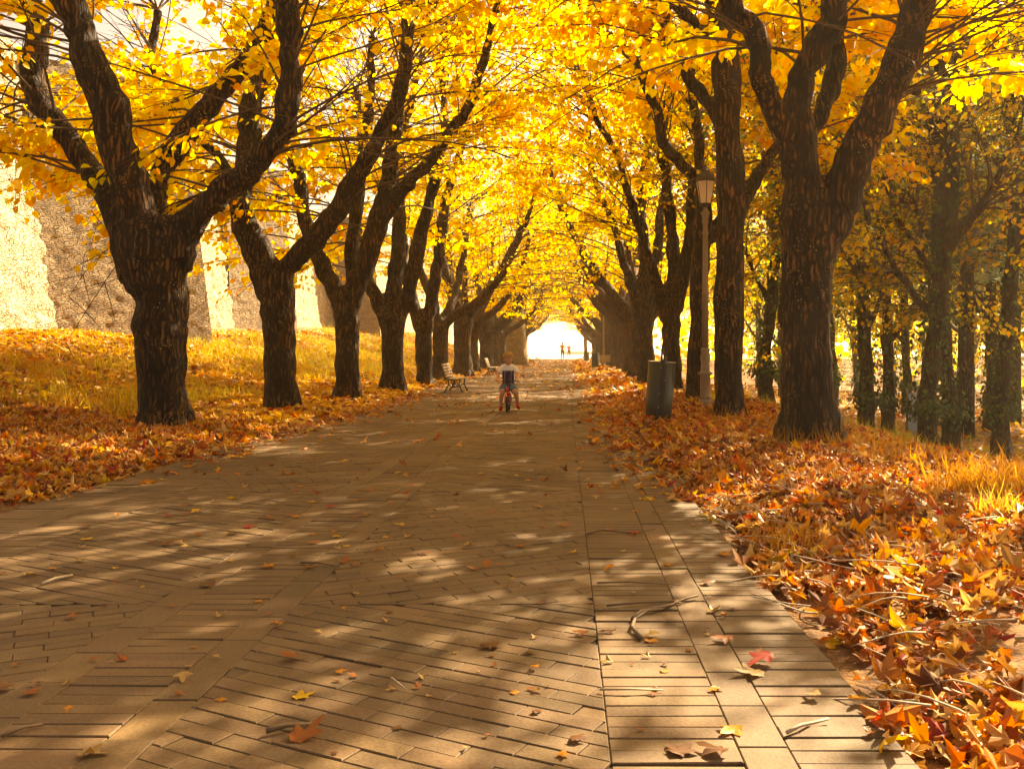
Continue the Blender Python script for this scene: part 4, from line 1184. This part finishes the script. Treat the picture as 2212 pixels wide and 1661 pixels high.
# local frame: child faces -y (the camera), x to the image right, z up
kid = empty('person', (-.98, 16.0, .012), 0, 'child with fair hair, white printed t-shirt, denim shorts and red shoes, riding a bicycle', 'person')
J = [(0, .20, .44, .085), (0, .19, .52, .088), (0, .15, .62, .09), (0, .10, .72, .095), (0, .085, .785, .06), (0, .06, .80, .040),      # 0-5 pelvis..neck
     (0, .035, .835, .056), (0, .01, .878, .079), (0, .015, .928, .084), (0, .035, .972, .055),                                      # 6-9 head
     (-.075, .09, .76, .052), (-.135, .07, .725, .042), (-.175, .02, .635, .032), (-.175, -.07, .565, .027), (-.160, -.135, .540, .019), # 10-14 arm left of image
     (.075, .09, .76, .052), (.135, .07, .725, .042), (.172, .02, .64, .032), (.172, -.07, .575, .027), (.158, -.135, .540, .019),       # 15-19
     (-.065, .16, .42, .078), (-.095, .0, .365, .062), (-.10, -.075, .335, .050), (-.115, -.02, .22, .038), (-.125, .02, .11, .026), (-.125, .01, .06, .030), (-.13, -.07, .040, .024),  # 20-26
     (.065, .16, .42, .078), (.105, .02, .375, .062), (.135, -.06, .335, .050), (.15, .02, .225, .038), (.165, .07, .135, .026), (.17, .07, .09, .030), (.18, -.01, .065, .024)]  # 27-33
E = [(0, 1), (1, 2), (2, 3), (3, 4), (4, 5), (5, 6), (6, 7), (7, 8), (8, 9), (3, 10), (10, 11), (11, 12), (12, 13), (13, 14), (3, 15), (15, 16), (16, 17), (17, 18), (18, 19),
     (0, 20), (20, 21), (21, 22), (22, 23), (23, 24), (24, 25), (25, 26), (0, 27), (27, 28), (28, 29), (29, 30), (30, 31), (31, 32), (32, 33)]
# hands: palm then five short finger chains curling round the grip
for wi, sx in ((14, -1), (19, 1)):
    wx, wy, wz, _ = J[wi]
    pb = len(J); J.append((wx, wy-.030, wz+.004, .018)); E.append((wi, pb))
    for f_, (ox, ln) in enumerate(((-.018, .020), (-.006, .023), (.006, .022), (.018, .018))):
        b = len(J)
        J += [(wx+ox, wy-.048, wz+.006, .0075), (wx+ox, wy-.056, wz-.010, .0068), (wx+ox*.95, wy-.046, wz-.010-ln*.7, .006)]
        E += [(pb, b), (b, b+1), (b+1, b+2)]
    b = len(J); J += [(wx-sx*.022, wy-.030, wz-.008, .0078), (wx-sx*.026, wy-.046, wz-.018, .0066)]; E += [(pb, b), (b, b+1)]
body = skin_mesh(J, E)
def face_shape(me):
    for v in me.vertices:
        x, y, z = v.co
        if z > .82 and y < .03:
            nz = math.exp(-((x/.012)**2+((z-.858)/.014)**2)); v.co.y -= .014*nz
            for s in (-1, 1): v.co.y += .007*math.exp(-(((x-s*.030)/.014)**2+((z-.877)/.010)**2))
            v.co.y -= .004*math.exp(-((x/.02)**2+((z-.832)/.006)**2))
face_shape(body)
bo = link('body', body, M['skin'], kid)
M['eye'] = plain('eye_dark', (.03, .02, .015), .3)
M['lip'] = plain('lips', (.42, .13, .10), .5)
for s in (-1, 1):
    MB().lathe([(.002, -.006), (.007, -.003), (.0085, 0), (.007, .003), (.002, .006)], 10, (s*.030, -.062, .875)).build('eye', M['eye'], kid, True)
    MB().lathe([(.004, -.016), (.012, -.008), (.014, .004), (.006, .016)], 10, (s*.084, .02, .88)).build('ear', M['skin'], kid, True)
MB().tube([(-.016, -.052, .832), (0, -.060, .833), (.016, -.052, .832)], [.003, .005, .003], 6).build('mouth', M['lip'], kid, True)
def hairm():
    me = bpy.data.meshes.new('hair'); bm = bmesh.new(); bmesh.ops.create_icosphere(bm, subdivisions=4, radius=1)
    for v in bm.verts:
        x, y, z = v.co
        n_ = noise.noise((x*4, y*4, z*3))*.14+noise.noise((x*13, y*13, z*4))*.12
        k = 1+n_
        front = y < -.25 and z < .22+.10*math.sin(x*9)
        low = z < -.45
        if front or low: k *= .80
        v.co = Vector((x*.102*k, y*.106*k+.024, z*.100*k+.928))
    bm.to_mesh(me); bm.free(); return me
link('hair', hairm(), M['hair'], kid)
# shirt: torso tube with sleeves, open at neck and hem
sj = [(0, .19, .46, .118), (0, .17, .55, .116), (0, .14, .64, .118), (0, .10, .73, .112), (0, .085, .785, .088), (-.08, .086, .762, .074), (-.132, .065, .725, .058), (-.172, .03, .650, .054), (.08, .086, .762, .074), (.132, .065, .725, .058), (.172, .03, .650, .054), (0, .185, .41, .118)]
link('t_shirt', skin_mesh(sj, [(11, 0), (0, 1), (1, 2), (2, 3), (3, 4), (3, 5), (5, 6), (6, 7), (3, 8), (8, 9), (9, 10)], 2, 3), M['tee'], kid)
# print panel follows the chest front
pv = []; pf = []
nu, nv = 9, 9
for j in range(nv):
    for i in range(nu):
        u = (i/(nu-1)-.5)*2; w = j/(nv-1); z = .425+.275*w
        yc = .19-.09*(w)**1.3; y = yc-.126+.032*u*u-.002*w
        pv.append((u*.102, y, z)); 
for j in range(nv-1):
    for i in range(nu-1): pf.append((j*nu+i, j*nu+i+1, (j+1)*nu+i+1, (j+1)*nu+i))
pm = MB(); pm.add(pv, pf); po = pm.build('shirt_print', M['print'], kid, True)
sl = po.modifiers.new('t', 'SOLIDIFY'); sl.thickness = .012; sl.offset = -1
for s, hx, k1, k2 in ((-1, -.065, (-.095, 0, .365), (-.098, -.05, .350)), (1, .065, (.105, .02, .375), (.125, -.03, .352))):
    link('shorts_leg', skin_mesh([(0, .20, .44, .10), (hx, .16, .425, .090), (*k1, .074), (*k2, .066)], [(0, 1), (1, 2), (2, 3)], 2), M['denim'], kid)
for s, a, b_, c_ in ((-1, (-.125, .03, .10), (-.126, .015, .055), (-.132, -.085, .036)), (1, (.165, .075, .135), (.17, .07, .09), (.182, -.025, .058))):
    link('shoe', skin_mesh([(*a, .036), (*b_, .042), ((b_[0]+c_[0])/2, (b_[1]+c_[1])/2, (b_[2]+c_[2])/2, .038), (*c_, .032)], [(0, 1), (1, 2), (2, 3)], 2), M['redshoe'], kid)

# bicycle
bike = empty('bicycle', (-.98, 16.0, .014), 0, "small red child's bicycle with black tyres and an orange grip, ridden toward the camera", 'bicycle')
for (yc, nm) in ((-.24, 'wheel'), (.30, 'wheel')):
    w = empty('wheel', (0, yc, .145)); w.parent = bike
    MB().torus((0, 0, 0), .122, .022, 'X', 36, 10).build('tyre', M['rubber'], w, True)
    mb = MB(); mb.torus((0, 0, 0), .100, .008, 'X', 32, 6)
    for k in range(12):
        a = k*PI/6; mb.tube([(.008*(-1)**k, 0, 0), (0, .1*math.cos(a), .1*math.sin(a))], .0018, 4, False)
    mb.tube([(-.035, 0, 0), (.035, 0, 0)], .011, 8); mb.build('rim', M['steel'], w, True)
mb = MB()
mb.tube([(0, -.165, .33), (0, -.15, .43)], .019, 12)
mb.tube([(0, -.155, .385), (0, .02, .26), (0, .08, .17)], .016, 10)
mb.tube([(0, .08, .17), (0, .15, .38)], .015, 10)
mb.tube([(0, .12, .31), (0, -.15, .40)], .012, 10)
for s in (-1, 1):
    mb.tube([(s*.012, .08, .17), (s*.04, .2, .15), (s*.04, .30, .145)], .009, 8); mb.tube([(s*.01, .14, .34), (s*.04, .22, .25), (s*.04, .30, .145)], .008, 8)
mb.build('frame', M['redpaint'], bike, True)
mb = MB(); mb.tube([(-.038, -.24, .145), (-.04, -.215, .24), (-.034, -.19, .305), (0, -.178, .325), (.034, -.19, .305), (.04, -.215, .24), (.038, -.24, .145)], [.010, .011, .012, .015, .012, .011, .010], 8)
mb.build('fork', M['redpaint'], bike, True)
mb = MB(); mb.tube([(0, -.15, .42), (0, -.155, .50)], .012, 8); mb.tube([(-.18, -.165, .528), (-.10, -.165, .530), (-.05, -.16, .505), (.05, -.16, .505), (.10, -.165, .530), (.18, -.165, .528)], .010, 8)
mb.build('handlebar', M['black'], bike, True)
MB().tube([(-.195, -.165, .528), (-.115, -.165, .530)], .0155, 10).build('grip', M['orangeplastic'], bike, True)
MB().tube([(.195, -.165, .528), (.115, -.165, .530)], .0155, 10).build('grip', M['black'], bike, True)
MB().tube([(-.17, -.195, .505), (-.08, -.19, .508)], .007, 6).build('brake_lever', M['orangeplastic'], bike, True)
mb = MB(); mb.tube([(0, .15, .38), (0, .155, .40)], .012, 8); mb.add([(-.03, .06, .41), (.03, .06, .41), (.06, .22, .415), (-.06, .22, .415), (-.02, .05, .39), (.02, .05, .39), (.05, .22, .385), (-.05, .22, .385)], [(0, 1, 2, 3), (7, 6, 5, 4), (0, 4, 5, 1), (1, 5, 6, 2), (2, 6, 7, 3), (3, 7, 4, 0)])
mb.build('saddle', M['black'], bike, False, .008)
mb = MB(); mb.tube([(-.06, .08, .17), (.06, .08, .17)], .009, 8); mb.tube([(-.06, .08, .17), (-.065, .02, .12)], .008, 6); mb.tube([(.06, .08, .17), (.065, .14, .22)], .008, 6)
mb.build('crank', M['steel'], bike, True)
for s, y, z in ((-1, .02, .12), (1, .14, .22)): MB().box((s*.09, y, z), (.05, .045, .016)).build('pedal', M['black'], bike, False, .003)

# walkers far away, backs to the camera
M['coral'] = plain('coral_cloth', (.62, .17, .14), .8)
M['pinkcloth'] = plain('pink_red_cloth', (.60, .10, .16), .8)
M['darkcloth'] = plain('dark_cloth', (.05, .05, .05), .8)
M['darkhair'] = plain('dark_hair', (.02, .015, .012), .6)
def walker(loc, h, top, legs, label, stride, rz):
    r = empty('person', loc, rz, label, 'person', None)
    s = h/1.75
    J = [(0, 0, .95, .13), (0, .0, 1.1, .12), (0, .01, 1.28, .135), (0, .01, 1.42, .10), (0, .0, 1.49, .052), (0, -.02, 1.56, .075), (0, -.02, 1.66, .088), (0, -.01, 1.72, .05),
         (-.15, 0, 1.41, .062), (-.21, 0, 1.36, .052), (-.26, .03, 1.12, .042), (-.22, -.10, .95, .032), (.15, 0, 1.41, .062), (.21, 0, 1.36, .052), (.27, .04, 1.12, .042), (.20, -.14, 1.02, .032),
         (-.09, 0, .90, .088), (-.10, -.08*stride, .50, .060), (-.10, .06*stride, .09, .038), (-.10, -.08+.06*stride, .04, .036), (.09, 0, .90, .088), (.10, .06*stride, .50, .060), (.10, .26*stride, .11, .038), (.10, .14*stride, .05, .036)]
    E = [(0, 1), (1, 2), (2, 3), (3, 4), (4, 5), (5, 6), (6, 7), (3, 8), (8, 9), (9, 10), (10, 11), (3, 12), (12, 13), (13, 14), (14, 15), (0, 16), (16, 17), (17, 18), (18, 19), (0, 20), (20, 21), (21, 22), (22, 23)]
    for wi, sx in ((11, -1), (15, 1)):
        wx, wy, wz, _ = J[wi]; pb = len(J); J.append((wx, wy-.05, wz-.04, .03)); E.append((wi, pb))
        for ox, ln in ((-.03, .05), (-.01, .06), (.01, .058), (.03, .045)):
            b = len(J); J.append((wx+ox, wy-.08, wz-.07, .010)); J.append((wx+ox, wy-.08, wz-.07-ln, .009)); E += [(pb, b), (b, b+1)]
        b = len(J); J.append((wx-sx*.04, wy-.07, wz-.05, .011)); E.append((pb, b))
    link('body', skin_mesh([(a*s, b*s, c*s, d*s) for a, b, c, d in J], E, 1), M['skin'], r)
    link('jacket', skin_mesh([(a*s, b*s, c*s, d*s) for a, b, c, d in [(0, 0, .88, .175), (0, 0, 1.1, .15), (0, .01, 1.28, .16), (0, .01, 1.42, .12), (-.15, 0, 1.41, .08), (-.215, 0, 1.35, .068), (-.265, .03, 1.13, .056), (-.225, -.09, .99, .046), (.15, 0, 1.41, .08), (.215, 0, 1.35, .068), (.275, .04, 1.13, .056), (.21, -.12, 1.04, .046)]],
         [(0, 1), (1, 2), (2, 3), (3, 4), (4, 5), (5, 6), (6, 7), (3, 8), (8, 9), (9, 10), (10, 11)], 1), top, r)
    link('trousers', skin_mesh([(a*s, b*s, c*s, d*s) for a, b, c, d in [(0, 0, .95, .14), (-.09, 0, .88, .098), (-.10, -.08*stride, .50, .072), (-.10, .05*stride, .12, .055), (.09, 0, .88, .098), (.10, .06*stride, .50, .072), (.10, .25*stride, .14, .055)]],
         [(0, 1), (1, 2), (2, 3), (0, 4), (4, 5), (5, 6)], 1), legs, r)
    MB().lathe([(.03*s, 1.57*s), (.085*s, 1.62*s), (.098*s, 1.68*s), (.08*s, 1.74*s), (.03*s, 1.775*s)], 12, (0, 0, 0)).build('hair', M['darkhair'], r, True)
    return r
walker((-.24, 92.5, .02), 1.78, M['coral'], M['darkcloth'], 'taller walker in a coral top and dark trousers near the bright end', 1, PI)
walker((.46, 101, .08), 1.62, M['pinkcloth'], M['darkcloth'], 'shorter walker in a pink red top beyond the taller walker', .8, PI-.4)

# ------------------------------------------------------------------ light, air, camera
AZ, EL = R(38), R(38)
sd = Vector((math.sin(AZ)*math.cos(EL), math.cos(AZ)*math.cos(EL), math.sin(EL)))
sl_ = bpy.data.lights.new('sun', 'SUN'); sl_.energy = 5.0; sl_.angle = R(.53); sl_.color = (1, .94, .84)
so = bpy.data.objects.new('sun', sl_); col.objects.link(so); so.rotation_euler = sd.to_track_quat('Z', 'Y').to_euler(); so.location = (10, 20, 30)
w = bpy.data.worlds.new('World'); scene.world = w; w.use_nodes = True
nt = w.node_tree; bg = nt.nodes['Background']
sky = nt.nodes.new('ShaderNodeTexSky'); sky.sky_type = 'NISHITA'; sky.sun_disc = False; sky.sun_elevation = EL; sky.sun_rotation = AZ
sky.air_density = .6; sky.dust_density = 6; sky.ozone_density = .3
nt.links.new(sky.outputs[0], bg.inputs[0]); bg.inputs[1].default_value = .055

HAZE = True
if HAZE:
    hb = MB(); hb.box((0, 400, 15.5), (3400, 4400, 39)); ho = hb.build('haze', None)
    m = bpy.data.materials.new('warm_haze'); m.use_nodes = True; nt = m.node_tree; nt.nodes.clear()
    out = nt.nodes.new('ShaderNodeOutputMaterial'); pv_ = nt.nodes.new('ShaderNodeVolumePrincipled')
    pv_.inputs['Color'].default_value = (1, .88, .70, 1); pv_.inputs['Density'].default_value = .0009; pv_.inputs['Anisotropy'].default_value = .45
    nt.links.new(pv_.outputs[0], out.inputs['Volume']); ho.data.materials.append(m)
    tag(ho, 'thin warm sunlit haze filling the avenue', None, None, 'stuff')

cd = bpy.data.cameras.new('camera'); cam = bpy.data.objects.new('camera', cd); col.objects.link(cam)
cam.location = (0, 0, CH); cam.rotation_euler = (R(90), 0, 0)
cd.sensor_width = 36; cd.lens = 36*F/2212; cd.shift_x = -(VX-1106)/2212; cd.shift_y = -(830.5-HY)/2212
cd.clip_start = .05; cd.clip_end = 6000
scene.camera = cam
vs = scene.view_settings; vs.view_transform = 'Standard'; vs.look = 'None'; vs.gamma = 1; vs.exposure = 2.32; vs.use_curve_mapping = False
vs.use_white_balance = True; vs.white_balance_temperature = 11500; vs.white_balance_tint = 10
scene.cycles.use_denoising = True
scene.cycles.max_bounces = 8; scene.cycles.diffuse_bounces = 4; scene.cycles.glossy_bounces = 2; scene.cycles.transmission_bounces = 6; scene.cycles.volume_bounces = 1
scene.cycles.sample_clamp_indirect = 6
scene.cycles.use_adaptive_sampling = True
